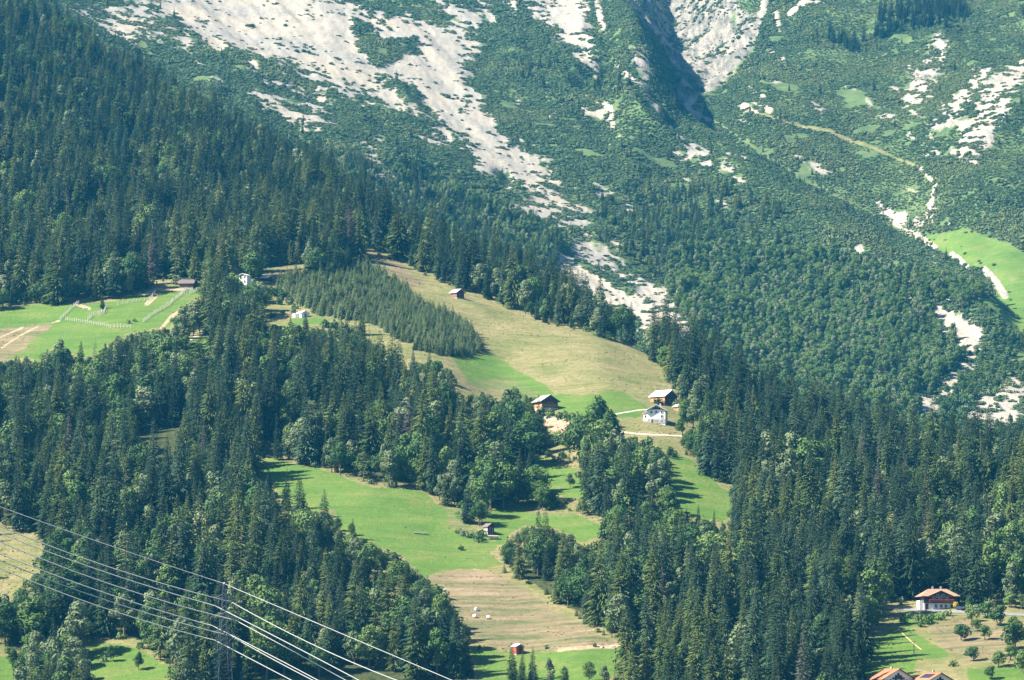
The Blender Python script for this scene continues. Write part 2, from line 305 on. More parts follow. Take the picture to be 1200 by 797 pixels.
def sample(arr, x, y):
    x = np.asarray(x, float); y = np.asarray(y, float)
    U = 600 + 600 * (x / y) / T
    i = iy_of(y); j = iu_of(U)
    t = np.clip((y - Ys[i]) / (Ys[i + 1] - Ys[i]), 0, 1); s = np.clip((U - Us[j]) / (Us[j + 1] - Us[j]), 0, 1)
    return (arr[i, j] * (1 - s) + arr[i, j + 1] * s) * (1 - t) + (arr[i + 1, j] * (1 - s) + arr[i + 1, j + 1] * s) * t
def ground(x, y): return sample(Z, x, y)
def ray(u, v):
    xc = (u - 600) / 600 * T; yc = (398.5 - v) / 600 * T
    return xc / (cp - yc * sp), (sp + yc * cp) / (cp - yc * sp)
def at(u, v, layer=None):
    """first point of the ground met by the sight line"""
    kx_, kz = ray(u, v)
    U = 600 + 600 * kx_ / T; j = int(iu_of(np.array(U))); s = min(max((U - Us[j]) / (Us[j + 1] - Us[j]), 0), 1)
    prof = Z[:, j] * (1 - s) + Z[:, j + 1] * s
    lo = {None: 1200, 0: 1200, 1: yF[j] + 5, 2: yM[j] + 5}[layer]
    hit = np.nonzero((prof - kz * Ys >= 0) & (Ys > lo))[0]
    i = hit[0] if len(hit) else int(np.argmax(np.where(Ys > lo, prof - kz * Ys, -1e9)))
    if i > 0 and Ys[i - 1] > lo:
        a = prof[i - 1] - kz * Ys[i - 1]; b = prof[i] - kz * Ys[i]; y = Ys[i - 1] + (Ys[i] - Ys[i - 1]) * (a / (a - b) if a != b else 1)
    else: y = Ys[i]
    x = kx_ * y
    return Vector((x, y, float(ground(x, y))))

# ------------------------------------------------------------------ small mesh and tagging helpers
def mesh(name, verts, faces, mat=None, smooth=False):
    me = bpy.data.meshes.new(name); me.from_pydata([tuple(v) for v in verts], [], faces); me.update()
    if mat: me.materials.append(mat)
    if smooth:
        me.polygons.foreach_set('use_smooth', [True] * len(me.polygons))
    return me
def obj(name, me, parent=None, loc=None, rot=None, scl=None):
    o = bpy.data.objects.new(name, me); COL.objects.link(o)
    if parent: o.parent = parent
    if loc is not None: o.location = loc
    if rot is not None: o.rotation_euler = rot
    if scl is not None: o.scale = scl
    return o
def tag(o, label, cat, group=None, kind=None):
    o['label'] = label; o['category'] = cat
    if group: o['group'] = group
    if kind: o['kind'] = kind
    return o
class MB:
    def __init__(s): s.v = []; s.f = []
    def box(s, c, d, rot=0):
        b = len(s.v); ca, sa = math.cos(rot), math.sin(rot)
        for dz in (-.5, .5):
            for dx, dy in ((-.5, -.5), (.5, -.5), (.5, .5), (-.5, .5)):
                x, y = dx * d[0], dy * d[1]
                s.v.append((c[0] + x * ca - y * sa, c[1] + x * sa + y * ca, c[2] + dz * d[2]))
        for f in ((3, 2, 1, 0), (4, 5, 6, 7), (0, 1, 5, 4), (1, 2, 6, 5), (2, 3, 7, 6), (3, 0, 4, 7)): s.f.append(tuple(b + i for i in f))
        return s
    def tube(s, pts, rad, n=6, cap=True):
        b = len(s.v); pts = [Vector(p) for p in pts]
        if not hasattr(rad, '__len__'): rad = [rad] * len(pts)
        for i, p in enumerate(pts):
            d = (pts[min(i + 1, len(pts) - 1)] - pts[max(i - 1, 0)]).normalized()
            a = d.orthogonal().normalized() if abs(d.z) > .9 else d.cross(Vector((0, 0, 1))).normalized(); c = d.cross(a)
            for k in range(n):
                t = 2 * math.pi * k / n
                s.v.append(tuple(p + (a * math.cos(t) + c * math.sin(t)) * rad[i]))
        for i in range(len(pts) - 1):
            for k in range(n):
                s.f.append((b + i * n + k, b + i * n + (k + 1) % n, b + (i + 1) * n + (k + 1) % n, b + (i + 1) * n + k))
        if cap:
            s.f.append(tuple(b + k for k in reversed(range(n)))); s.f.append(tuple(b + (len(pts) - 1) * n + k for k in range(n)))
        return s
    def poly(s, pts): b = len(s.v); s.v += [tuple(p) for p in pts]; s.f.append(tuple(range(b, b + len(pts)))); return s
    def slab(s, pts, t):
        """a flat outline (any plane) thickened downwards"""
        b = len(s.v); n = len(pts)
        s.v += [tuple(p) for p in pts] + [(p[0], p[1], p[2] - t) for p in pts]
        s.f.append(tuple(b + i for i in range(n))); s.f.append(tuple(b + n + i for i in reversed(range(n))))
        for i in range(n): s.f.append((b + i, b + n + i, b + n + (i + 1) % n, b + (i + 1) % n))
        return s
    def mesh(s, name, mat, smooth=False): return mesh(name, s.v, s.f, mat, smooth)
    def build(s, name, mat, parent=None, smooth=False): return obj(name, s.mesh(name, mat, smooth), parent)
def material(name, rough=0.8):
    m = bpy.data.materials.new(name); m.use_nodes = True
    b = m.node_tree.nodes['Principled BSDF']; b.inputs['Roughness'].default_value = rough
    b.inputs['Specular IOR Level'].default_value = 0.25
    return m, m.node_tree, b
def N(nt, typ, **kw):
    n = nt.nodes.new(typ)
    for k, v in kw.items(): setattr(n, k, v)
    return n
def noise_tex(nt, scale, detail=4, coord='Object', rough=.55, stretch=None):
    tc = N(nt, 'ShaderNodeTexCoord'); nz = N(nt, 'ShaderNodeTexNoise')
    nz.inputs['Scale'].default_value = scale; nz.inputs['Detail'].default_value = detail; nz.inputs['Roughness'].default_value = rough
    if stretch:
        mp = N(nt, 'ShaderNodeMapping'); mp.inputs['Scale'].default_value = stretch; mp.inputs['Rotation'].default_value = (0, 0, stretch[3] if len(stretch) > 3 else 0) if False else (0, 0, 0)
        nt.links.new(tc.outputs[coord], mp.inputs[0]); nt.links.new(mp.outputs[0], nz.inputs['Vector'])
    else: nt.links.new(tc.outputs[coord], nz.inputs['Vector'])
    return nz.outputs['Fac']
def ramp(nt, fac, stops):
    r = N(nt, 'ShaderNodeValToRGB'); el = r.color_ramp.elements
    while len(el) < len(stops): el.new(0.5)
    for e, (p, c) in zip(el, stops): e.position = p; e.color = (*c, 1)
    nt.links.new(fac, r.inputs[0]); return r.outputs[0]
def mix(nt, fac, a, b):
    m = N(nt, 'ShaderNodeMix', data_type='RGBA')
    for s, v in ((m.inputs[0], fac), (m.inputs[6], a), (m.inputs[7], b)):
        if isinstance(v, (int, float)): s.default_value = v
        elif isinstance(v, tuple): s.default_value = (*v, 1)
        else: nt.links.new(v, s)
    return m.outputs[2]
def math_(nt, op, a, b=None, c=None):
    m = N(nt, 'ShaderNodeMath', operation=op)
    for s, v in zip(m.inputs, (a, b, c)):
        if v is None: continue
        if isinstance(v, (int, float)): s.default_value = v
        else: nt.links.new(v, s)
    return m.outputs[0]
def simple(name, c, rough=.8, var=.25, scale=1.5, stretch=None):
    m, t, b = material(name, rough)
    f = noise_tex(t, scale, 5, stretch=stretch)
    lo = tuple(x * (1 - var) for x in c); hi = tuple(min(1, x * (1 + var)) for x in c)
    t.links.new(ramp(t, f, [(.3, lo), (.7, hi)]), b.inputs['Base Color']); return m
def leafmat(name, c1, c2, trans=.15):
    m, t, b = material(name, .75)
    oi = N(t, 'ShaderNodeObjectInfo')
    f = noise_tex(t, .35, 3)
    f2 = math_(t, 'MULTIPLY_ADD', oi.outputs['Random'], .8, math_(t, 'MULTIPLY', f, .35))
    col = ramp(t, f2, [(.2, c1), (.95, c2)])
    t.links.new(col, b.inputs['Base Color'])
    b.inputs['Specular IOR Level'].default_value = .15
    if trans:
        tr = N(t, 'ShaderNodeBsdfTranslucent'); t.links.new(col, tr.inputs[0])
        mx = N(t, 'ShaderNodeMixShader'); mx.inputs[0].default_value = trans
        t.links.new(b.outputs[0], mx.inputs[1]); t.links.new(tr.outputs[0], mx.inputs[2])
        t.links.new(mx.outputs[0], t.nodes['Material Output'].inputs[0])
    return m

# ------------------------------------------------------------------ ground sheet and its material
gm, t, b = material('ground', .95); b.inputs['Specular IOR Level'].default_value = .1
tc = N(t, 'ShaderNodeTexCoord')
def gn(scale, detail=5, st=(1, 1, 1), rot=0.0, rough=.6):
    mp = N(t, 'ShaderNodeMapping'); mp.inputs['Scale'].default_value = st; mp.inputs['Rotation'].default_value = (0, 0, rot)
    t.links.new(tc.outputs['Object'], mp.inputs[0]); nz = N(t, 'ShaderNodeTexNoise')
    nz.inputs['Scale'].default_value = scale; nz.inputs['Detail'].default_value = detail; nz.inputs['Roughness'].default_value = rough
    t.links.new(mp.outputs[0], nz.inputs['Vector']); return nz.outputs['Fac']
fine = gn(.35, 8, rough=.75); midn = gn(.05, 5); big = gn(.012, 4); grain = gn(1.2, 6, rough=.8)
row = gn(.22, 4, (.12, 1.0, 1.0), .06)            # mowing rows, terracettes along the slope
flow = gn(.2, 6, (1.0, .06, .3), .25)            # streaks down the scree
speck0 = ramp(t, gn(.55, 6, rough=.85), [(.44, (0, 0, 0)), (.6, (1, 1, 1))])
def attr(a):
    n = N(t, 'ShaderNodeAttribute'); n.attribute_name = a; return n.outputs['Fac']
def edge(a, w=.35, soft=.12, nz=fine, mid=.5):
    v = math_(t, 'ADD', attr(a), math_(t, 'MULTIPLY', math_(t, 'SUBTRACT', nz, .5), w))
    mr = N(t, 'ShaderNodeMapRange', interpolation_type='SMOOTHSTEP')
    t.links.new(v, mr.inputs[0]); mr.inputs[1].default_value = mid - soft; mr.inputs[2].default_value = mid + soft
    return mr.outputs[0]
forest = ramp(t, fine, [(.35, (.018, .028, .010)), (.55, (.05, .062, .022)), (.72, (.10, .085, .045))])
grass = ramp(t, math_(t, 'ADD', math_(t, 'MULTIPLY', midn, .42), math_(t, 'ADD', math_(t, 'MULTIPLY', row, .33), math_(t, 'MULTIPLY', fine, .25))), [(.37, (.058, .122, .022)), (.5, (.092, .156, .030)), (.62, (.155, .172, .050))])
grass = mix(t, math_(t, 'MULTIPLY', speck0, .42), grass, (.045, .10, .02))
dry = ramp(t, math_(t, 'ADD', math_(t, 'MULTIPLY', midn, .35), math_(t, 'ADD', math_(t, 'MULTIPLY', fine, .42), math_(t, 'MULTIPLY', row, .23))), [(.38, (.078, .118, .034)), (.46, (.145, .15, .056)), (.54, (.215, .185, .09)), (.64, (.30, .24, .145))])
dry = mix(t, math_(t, 'MULTIPLY', speck0, .5), dry, (.09, .10, .035))
straw = ramp(t, math_(t, 'ADD', math_(t, 'MULTIPLY', row, .65), math_(t, 'MULTIPLY', fine, .35)), [(.38, (.075, .095, .038)), (.45, (.125, .12, .062)), (.53, (.185, .142, .086)), (.64, (.25, .19, .125))])
bare = ramp(t, fine, [(.35, (.22, .15, .09)), (.6, (.42, .31, .21)), (.75, (.5, .44, .36))])
speck = gn(.28, 5, rough=.8)
scree = ramp(t, math_(t, 'ADD', math_(t, 'MULTIPLY', flow, .4), math_(t, 'MULTIPLY', speck, .6)), [(.36, (.075, .07, .062)), (.43, (.165, .155, .135)), (.51, (.25, .23, .195)), (.64, (.37, .33, .27))])
bigc = ramp(t, big, [(.42, (0, 0, 0)), (.6, (1, 1, 1))])
scree = mix(t, bigc, mix(t, .3, scree, (.27, .26, .245)), mix(t, .5, scree, (.37, .315, .245)))
rock = ramp(t, math_(t, 'ADD', math_(t, 'MULTIPLY', flow, .5), math_(t, 'MULTIPLY', fine, .5)), [(.38, (.065, .085, .04)), (.44, (.10, .098, .09)), (.51, (.18, .168, .15)), (.60, (.27, .238, .195)), (.68, (.34, .29, .225))])
scrub = ramp(t, midn, [(.35, (.05, .09, .032)), (.65, (.10, .14, .055))])
scrub = mix(t, ramp(t, fine, [(.60, (0, 0, 0)), (.68, (1, 1, 1))]), scrub, (.24, .21, .15))
c = mix(t, attr('scrub'), forest, scrub)
c = mix(t, edge('dry'), c, dry); c = mix(t, edge('green', .3), c, grass)
c = mix(t, math_(t, 'MULTIPLY', edge('straw', .6, .3, midn), .9), c, straw)
c = mix(t, edge('scree', .9, .1, fine, .34), c, scree); c = mix(t, edge('rock', .5), c, rock); c = mix(t, edge('bare', .35, .15), c, bare)
t.links.new(c, b.inputs['Base Color'])
bp = N(t, 'ShaderNodeBump'); bp.inputs['Strength'].default_value = .7; bp.inputs['Distance'].default_value = 1.2
t.links.new(math_(t, 'ADD', fine, math_(t, 'MULTIPLY', grain, .35)), bp.inputs['Height']); t.links.new(bp.outputs[0], b.inputs['Normal'])

verts = np.stack([XX, YY, Z], -1).reshape(-1, 3).astype(np.float32)
idx = (np.arange(NY - 1)[:, None] * NU + np.arange(NU - 1)[None, :]).ravel()
quads = np.stack([idx, idx + 1, idx + NU + 1, idx + NU], 1).astype(np.int32)
me = bpy.data.meshes.new('mountainside')
me.vertices.add(len(verts)); me.vertices.foreach_set('co', verts.ravel())
me.loops.add(quads.size); me.loops.foreach_set('vertex_index', quads.ravel())
me.polygons.add(len(quads)); me.polygons.foreach_set('loop_start', np.arange(0, quads.size, 4, dtype=np.int32))
me.polygons.foreach_set('use_smooth', np.ones(len(quads), bool))
me.update(calc_edges=True)
for a, val in ATTR.items():
    at_ = me.attributes.new(a, 'FLOAT', 'POINT'); at_.data.foreach_set('value', np.clip(val, 0, 1).ravel().astype(np.float32))
me.materials.append(gm)
terr = obj('mountainside', me); terr['kind'] = 'structure'; terr['label'] = 'alpine mountainside of meadows, forest floor, pale scree and rock'
# ------------------------------------------------------------------ haze
zmin, zmax = float(Z.min()), float(Z.max())
hz = MB().box((0, 3000, (zmin - 1.5 + zmax + 70) / 2), (6400, 6900, zmax + 70 - zmin + 1.5))
hm = bpy.data.materials.new('haze'); hm.use_nodes = True; ht = hm.node_tree
ht.nodes.remove(ht.nodes['Principled BSDF'])
pv = N(ht, 'ShaderNodeVolumePrincipled'); pv.inputs['Density'].default_value = HAZE_DENSITY; pv.inputs['Color'].default_value = (*HAZE_COLOR, 1); pv.inputs['Anisotropy'].default_value = .1
ht.links.new(pv.outputs[0], ht.nodes['Material Output'].inputs['Volume'])
hob = hz.build('haze', hm); hob['kind'] = 'stuff'; hob['label'] = 'pale blue summer haze over the valley'

# ------------------------------------------------------------------ tree models (metres; height 1 unit scale = given height)
bark = simple('bark', (.11, .085, .065), .9, .4, 2.0); palebark = simple('pale_bark', (.34, .30, .25), .9, .3, 2.0)
LEAF = {'dark': leafmat('spruce_dark', (.014, .034, .017), (.046, .082, .034), .04), 'blue': leafmat('spruce_blue', (.022, .052, .032), (.066, .110, .056), .04),
        'mid': leafmat('spruce_green', (.052, .088, .024), (.12, .155, .044), .07), 'larch': leafmat('larch_green', (.10, .145, .045), (.18, .215, .085), .12),
        'bdark': leafmat('broadleaf_dark', (.036, .085, .024), (.08, .14, .042), .12), 'bmid': leafmat('broadleaf_green', (.068, .13, .030), (.125, .19, .055), .13),
        'bpale': leafmat('broadleaf_pale', (.115, .16, .075), (.18, .22, .11), .13), 'pine': leafmat('dwarf_pine', (.048, .090, .037), (.092, .138, .054), .05),
        'pine2': leafmat('dwarf_pine_pale', (.082, .125, .046), (.15, .18, .072), .06), 'tuft': leafmat('tussock_grass', (.13, .145, .048), (.25, .215, .10), .2), 'grey': leafmat('dead_spruce', (.10, .09, .075), (.17, .145, .12), .05),
        'young': leafmat('young_spruce', (.12, .175, .075), (.19, .24, .11), .12), 'yellow': leafmat('yellow_shrub', (.45, .33, .04), (.6, .45, .06), .1)}
def spruce_mesh(name, H, Rd, mat, seed, loose=0.0, base=.08, per=10, dz=.026):
    r = random.Random(seed); v, f = [], []
    z = base
    lean = [r.uniform(-1, 1) for _ in range(8)]
    while z < .985:
        k = (1 - z) / (1 - base)
        prof = (k ** .82) * (1 - .35 * math.exp(-(z - base) / .06)) * (1 + .12 * math.sin(z * 23 + seed))
        nb = max(4, int(per * (.55 + .6 * k)))
        a0 = r.uniform(0, 6.28)
        for i in range(nb):
            if r.random() < .06 + loose * .25: continue
            a = a0 + 6.283 * (i + r.uniform(-.3, .3)) / nb
            L = Rd * prof * r.uniform(.68, 1.22) * (1 + .1 * lean[int(a * 1.27) % 8]) + .25
            drop = L * r.uniform(.3, .7) * (.6 + .6 * k); ca, sa = math.cos(a), math.sin(a); zz = z * H + r.uniform(-.35, .35)
            def P_(s_, y, dr): return (ca * L * s_ - sa * y, sa * L * s_ + ca * y, zz + dr * drop)
            tipd = -.9 + r.uniform(-.1, .25); w = L * r.uniform(.05, .085) + .1
            b0 = len(v); v += [P_(.03, 0, 0), P_(.55, -w, -.4), P_(.55, w, -.4), P_(.55, 0, -.26), P_(1.06, 0, tipd)]
            f += [(b0, b0 + 1, b0 + 3), (b0, b0 + 3, b0 + 2), (b0 + 1, b0 + 4, b0 + 3), (b0 + 3, b0 + 4, b0 + 2)]
            for sg in (-1, 1):                                   # side fingers of the frond
                for s0 in (.28, .55):
                    ln = (1 - s0 * .75) * r.uniform(.7, 1.2); y1 = sg * (L * ln * .42 + .1); b0 = len(v)
                    v += [P_(s0 - .06, 0, -s0 * .6), P_(s0 + .16, sg * w * .4, -s0 * .6 - .05), P_(s0 + ln * .42, y1, -s0 * .8 - .42 * ln - r.uniform(0, .15))]
                    f.append((b0, b0 + 1, b0 + 2) if sg < 0 else (b0, b0 + 2, b0 + 1))
            for q in range(2):                                   # hanging twigs
                s_ = r.uniform(.35, .98); y = r.uniform(-1, 1) * L * .2 * s_; b0 = len(v); dd = s_ * -.7; hg = (.3 + .22 * L * r.random()) / max(drop, .2)
                v += [P_(s_ - .09, y * .8, dd + .05), P_(s_ + .1, y, dd - .05), P_(s_ + .01, y * 1.1, dd - hg)]
                f.append((b0, b0 + 1, b0 + 2))
        z += dz * r.uniform(.8, 1.2) * (.72 + .5 * k)
    c0 = len(v)
    v += [(.22, 0, .95 * H), (-.12, .2, .95 * H), (-.12, -.2, .95 * H), (0, 0, H)]; f += [(c0, c0 + 1, c0 + 3), (c0 + 1, c0 + 2, c0 + 3), (c0 + 2, c0, c0 + 3)]
    return mesh(name, v, f, mat)
def trunk_mesh(name, H, r0, mat=bark, limbs=(), n=6):
    m = MB(); m.tube([(0, 0, -1.2), (0, 0, H * .1), (0.05, 0, H * .5), (0, 0, H * .93)], [r0 * 1.25, r0, r0 * .62, r0 * .12], n)
    for (z, a, L, up) in limbs:
        m.tube([(0, 0, z), (math.cos(a) * L * .5, math.sin(a) * L * .5, z + up * .6), (math.cos(a) * L, math.sin(a) * L, z + up)], [r0 * .5, r0 * .3, r0 * .08], 5)
    return m.mesh(name, mat)
def leafy(v, f, r, c, rad, n, size):
    for _ in range(n):
        d = Vector((r.gauss(0, 1), r.gauss(0, 1), r.gauss(0, 1) + .25)).normalized()
        k = r.uniform(.72, 1.05)
        p = Vector(c) + Vector((d.x * rad[0], d.y * rad[1], d.z * rad[2])) * k
        nrm = (d + Vector((r.gauss(0, .35), r.gauss(0, .35), r.gauss(0, .35)))).normalized()
        a = nrm.orthogonal().normalized(); a.rotate(Matrix.Rotation(r.uniform(0, 6.28), 3, nrm)); bb = nrm.cross(a)
        s = size * r.uniform(.6, 1.3); b0 = len(v)
        v += [tuple(p + a * s), tuple(p + bb * s * .62 + nrm * .15 * s), tuple(p - a * s * .9), tuple(p - bb * s * .62)]
        f.append((b0, b0 + 1, b0 + 2, b0 + 3))
def broad_mesh(name, H, Rd, mat, seed, lobes=17, n=110, size=.5, low=.16, narrow=1.0):
    r = random.Random(seed); v, f = [], []
    cz = H * (.5 + low / 2); hz_ = H * (.5 - low / 2)
    for i in range(lobes):
        while True:
            p = Vector((r.uniform(-1, 1), r.uniform(-1, 1), r.uniform(-1, 1)))
            if .3 < p.length < 1: break
        tz = p.z; wide = (1 - .45 * max(0, tz) ** 1.5) * (1 - .25 * max(0, -tz))
        s = r.uniform(.27, .46) * Rd
        c = (p.x * Rd * .74 * wide, p.y * Rd * .74 * wide, cz + p.z * (hz_ - s * .8))
        leafy(v, f, r, c, (s * 1.1, s * 1.1, s * r.uniform(.8, 1.25) * narrow), n, size)
    leafy(v, f, r, (0, 0, cz + hz_ * .62), (Rd * .4, Rd * .4, hz_ * .36), n, size)
    return mesh(name, v, f, mat)
def bush_mesh(name, Rd, H, mat, seed, n=90, size=.5, lobes=4):
    r = random.Random(seed); v, f = [], []
    for i in range(lobes):
        a = r.uniform(0, 6.28); d = r.uniform(0, .62) * Rd
        s = r.uniform(.38, .6) * Rd
        leafy(v, f, r, (math.cos(a) * d, math.sin(a) * d, H * .38 + r.uniform(-.1, .15) * H), (s, s, H * r.uniform(.42, .62)), n // lobes, size)
    return mesh(name, v, f, mat)
# kinds: list of (crown mesh, trunk mesh, model height, tone word)
K = {}
K['spruce'] = [(spruce_mesh('spruce_crown', 28, rd, LEAF[m_], i, ls), trunk_mesh('spruce_trunk', 28, .32), 28, tone) for i, (rd, m_, ls, tone) in enumerate([
    (5.0, 'dark', 0, 'dark'), (4.5, 'dark', .3, 'dark'), (5.4, 'blue', 0, 'blue-green'), (4.3, 'blue', .3, 'blue-green'), (5.0, 'mid', .2, 'mid green'), (5.7, 'mid', .35, 'mid green'), (4.0, 'dark', .1, 'dark'), (3.2, 'grey', .75, 'grey dead')], 1)]
K['larch'] = [(spruce_mesh('larch_crown', 24, rd, LEAF['larch'], 40 + i, .9, .12, 6, .045), trunk_mesh('larch_trunk', 24, .28), 24, 'pale green') for i, rd in enumerate((4.0, 4.6, 3.6))]
LB = lambda sd, H, R_: [(H * random.Random(sd + i).uniform(.25, .5), i * 2.2 + sd, R_ * .65, H * .25) for i in range(4)]
K['broadleaf'] = [(broad_mesh('broadleaf_crown', 18, rd, LEAF[m_], 60 + i, lobes=lb, narrow=nr), trunk_mesh('broadleaf_trunk', 15, .34, bark, LB(i, 18, rd)), 18, tone) for i, (rd, m_, lb, nr, tone) in enumerate([
    (5.6, 'bdark', 18, 1, 'dark green'), (6.4, 'bmid', 20, 1, 'leaf green'), (4.6, 'bmid', 16, 1.3, 'leaf green'), (4.3, 'bpale', 16, 1.3, 'pale grey-green'), (5.4, 'bpale', 18, 1.1, 'pale grey-green'), (7.0, 'bdark', 22, .9, 'dark green')])]
K['young'] = [(spruce_mesh('young_spruce_crown', 8, rd, LEAF[m_], 80 + i, .05, .02, 9, .05), None, 8, tone) for i, (rd, m_, tone) in enumerate([(2.7, 'young', 'pale green'), (2.4, 'young', 'pale green'), (2.7, 'mid', 'mid green')])]
K['pine'] = [(bush_mesh('dwarf_pine', 2.1, 1.25, LEAF['pine' if i < 3 else 'pine2'], 90 + i, 110, .44, lb), None, 1.25, 'dark green') for i, lb in enumerate((4, 6, 8, 5, 7))]
K['tuft'] = [(bush_mesh('tussock', .8, .5, LEAF['tuft'], 150 + i, 26, .3, 3), None, .5, 'tan') for i in range(3)]
K['bush'] = [(bush_mesh('leafy_bush', 2.3, 2.7, LEAF[m_], 110 + i, 150, .42, 5), None, 2.7, tone) for i, (m_, tone) in enumerate([('bmid', 'leaf green'), ('bdark', 'dark green'), ('bpale', 'pale green')])]
K['orchard'] = [(broad_mesh('orchard_crown', 7, 3.6, LEAF[m_], 130 + i, [8, 11, 9][i], 95, .36, .1, .9), trunk_mesh('orchard_trunk', 5.0, .2, bark, LB(i, 7, 3.4)), 7, tone) for i, (m_, tone) in enumerate([('bmid', 'leaf green'), ('bdark', 'dark green'), ('bmid', 'leaf green')])]

# ------------------------------------------------------------------ where things keep the trees away
HOLD = [(632,458,660,484), (755,470,815,500), (767,458,805,480), (528,336,549,352), (216,327,238,340), (276,317,294,335), (309,323,324,334), (345,361,369,373), (565,614,588,635), (602,754,616,768), (1078,690,1132,716), (1036,778,1083,800), (1083,786,1116,800), (1186,690,1206,700), (1127,695,1136,716)]
def vis_block(pu, pv):
    m = np.zeros(pu.shape, bool)
    for k in SHOW: m |= inside(pu, pv, P[k])
    m |= inside(pu, pv, PLANT_SEEN)
    for x0, y0, x1, y1 in HOLD: m |= (pu > x0 - 1) & (pu < x1 + 1) & (pv > y0 - 1) & (pv < y1 + 1)
    return m
def jitter_grid(spacing, y0, y1, u0, u1):
    xs, ys = [], []
    y = y0
    while y < y1:
        xa, xb = (u0 - 600) / 600 * T * y, (u1 - 600) / 600 * T * y
        n = int((xb - xa) / spacing)
        xs.append(xa + (np.arange(n) + rng.uniform(-.48, .48, n)) * spacing); ys.append(y + rng.uniform(-.48, .48, n) * spacing)
        y += spacing
    return np.concatenate(xs), np.concatenate(ys)
def layer_of(x, y):
    U = 600 + 600 * (x / y) / T
    a = np.interp(U, Us, yF); b_ = np.interp(U, Us, yM)
    return np.where(y < a, 0, np.where((y < b_) | (U < 735), 1, 2))
TREES = {k: [] for k in K}     # kind -> rows x, y, z, height, variant, rot, fixed-flag
def add(kind, x, y, h, var=None, fixed=0, wide=1.0):
    TREES[kind].append((x, y, float(ground(x, y)), h, rng.integers(len(K[kind]) - (kind == 'spruce')) if var is None else var, rng.uniform(0, 6.28), fixed, wide))

BROAD = [([(-80,640),(60,650),(150,690),(240,720),(235,800),(-80,840)], .93), ([(60,600),(200,640),(290,700),(420,700),(560,770),(560,830),(230,830),(60,690)], .45),
         ([(480,500),(560,500),(640,540),(640,640),(560,620),(500,600),(400,580),(300,550),(340,520)], .6), ([(640,480),(690,475),(800,500),(800,560),(790,640),(740,680),(700,640),(700,560),(650,540)], .68),
         ([(590,640),(720,640),(760,700),(740,760),(700,750),(640,700)], .6), ([(800,440),(860,450),(850,540),(800,520)], .6), ([(1070,600),(1210,610),(1210,720),(1080,700)], .55),
         ([(50,395),(130,395),(240,380),(250,430),(170,490),(60,470)], .62), ([(500,480),(560,450),(640,450),(640,500),(600,520),(510,540)], .55), ([(300,250),(420,190),(400,230),(320,300)], .1),
         ([(60,640),(110,660),(80,720),(20,730),(10,690)], .9), ([(400,620),(480,660),(530,720),(540,760),(440,740),(400,690)], .55), ([(760,530),(800,530),(790,620),(730,650)], .6)]
PLANT = [(322,330),(345,322),(390,330),(405,322),(430,306),(464,328),(495,355),(535,372),(552,389),(570,407),(560,413),(518,413),(485,406),(462,392),(437,376),(425,372),(400,371),(372,366),(352,354),(335,342)]
PLANT2 = [(432,378),(455,372),(520,395),(570,405),(560,412),(515,412),(480,405)]
# near forest
x, y = jitter_grid(7.1, 1330, 3120, -230, 1330)
keep = layer_of(x, y) == 0
x, y = x[keep], y[keep]; z = ground(x, y)
pu, pv = project(x, y, z)
h = 25.0 * np.clip(rng.normal(1, .25, len(x)) + .35 * fbm(x / 40, y / 40, 2, 51), .38, 1.5)
h *= np.where(y > 2400, .92, 1.0)
pb = np.full(len(x), .19)
for poly, q in BROAD: pb = np.where(inside(pu, pv - 18, poly), q, pb)
pb = np.clip(pb + .35 * fbm(x / 45, y / 45, 2, 5), .02, .97)
kindr = rng.random(len(x))
isb = kindr < pb; isl = (~isb) & (rng.random(len(x)) < np.where(y > 2150, .15, .07))
h = np.where(isb, h * .62, np.where(isl, h * .85, h))
ok = np.ones(len(x), bool)
for k in OPEN: ok &= ~inside(pu, pv, P[k])
ok &= ~inside(pu, pv, PLANT)
gap = fbm(x / 26, y / 26, 2, 77)
ok &= (gap > -.27) & (pv < 880)
ok &= ~((y < 1402) & (pu > 225) & (pu < 640))          # clearing under the power line
x, y, z, h, pu, pv, isb, isl = [q[ok] for q in (x, y, z, h, pu, pv, isb, isl)]
def hides(x, y, z, h):
    m = np.zeros(len(x), bool)
    for fr in (.3, .6, .93):
        a, b_ = project(x, y, z + h * fr); m |= vis_block(a, b_)
    for dx in (-.11, .11):
        a, b_ = project(x + dx * h, y, z + h * .45); m |= vis_block(a, b_)
    return m
hh = h.copy(); bad = hides(x, y, z, h); short = np.zeros(len(x), bool)
for q in (.74, .52, .36, .24, .13):
    if not bad.any(): break
    i = np.nonzero(bad)[0]; hh[i] = h[i] * q; short[i] = True
    bad[i] = hides(x[i], y[i], z[i], hh[i])
tonef = fbm(x / 55, y / 55, 3, 61) * 1.5 + rng.normal(0, .55, len(x))
def pick_spruce(i): return 7 if rng.random() < .012 else int(rng.choice([0, 1, 6])) if tonef[i] < -.1 else int(rng.choice([2, 3])) if tonef[i] < .35 else int(rng.choice([4, 5]))
for i in np.nonzero(~bad)[0]:
    if short[i] and hh[i] < 5: add('bush', x[i], y[i], max(hh[i], 1.6), wide=rng.uniform(.9, 1.4))
    elif short[i] and hh[i] < 11 and not isb[i] and rng.random() < .6: add('broadleaf', x[i], y[i], hh[i], wide=rng.uniform(1, 1.3))
    else:
        kd = 'broadleaf' if isb[i] else 'larch' if isl[i] else 'spruce'
        add(kd, x[i], y[i], hh[i], var=pick_spruce(i) if kd == 'spruce' else None, wide=rng.uniform(.85, 1.3))
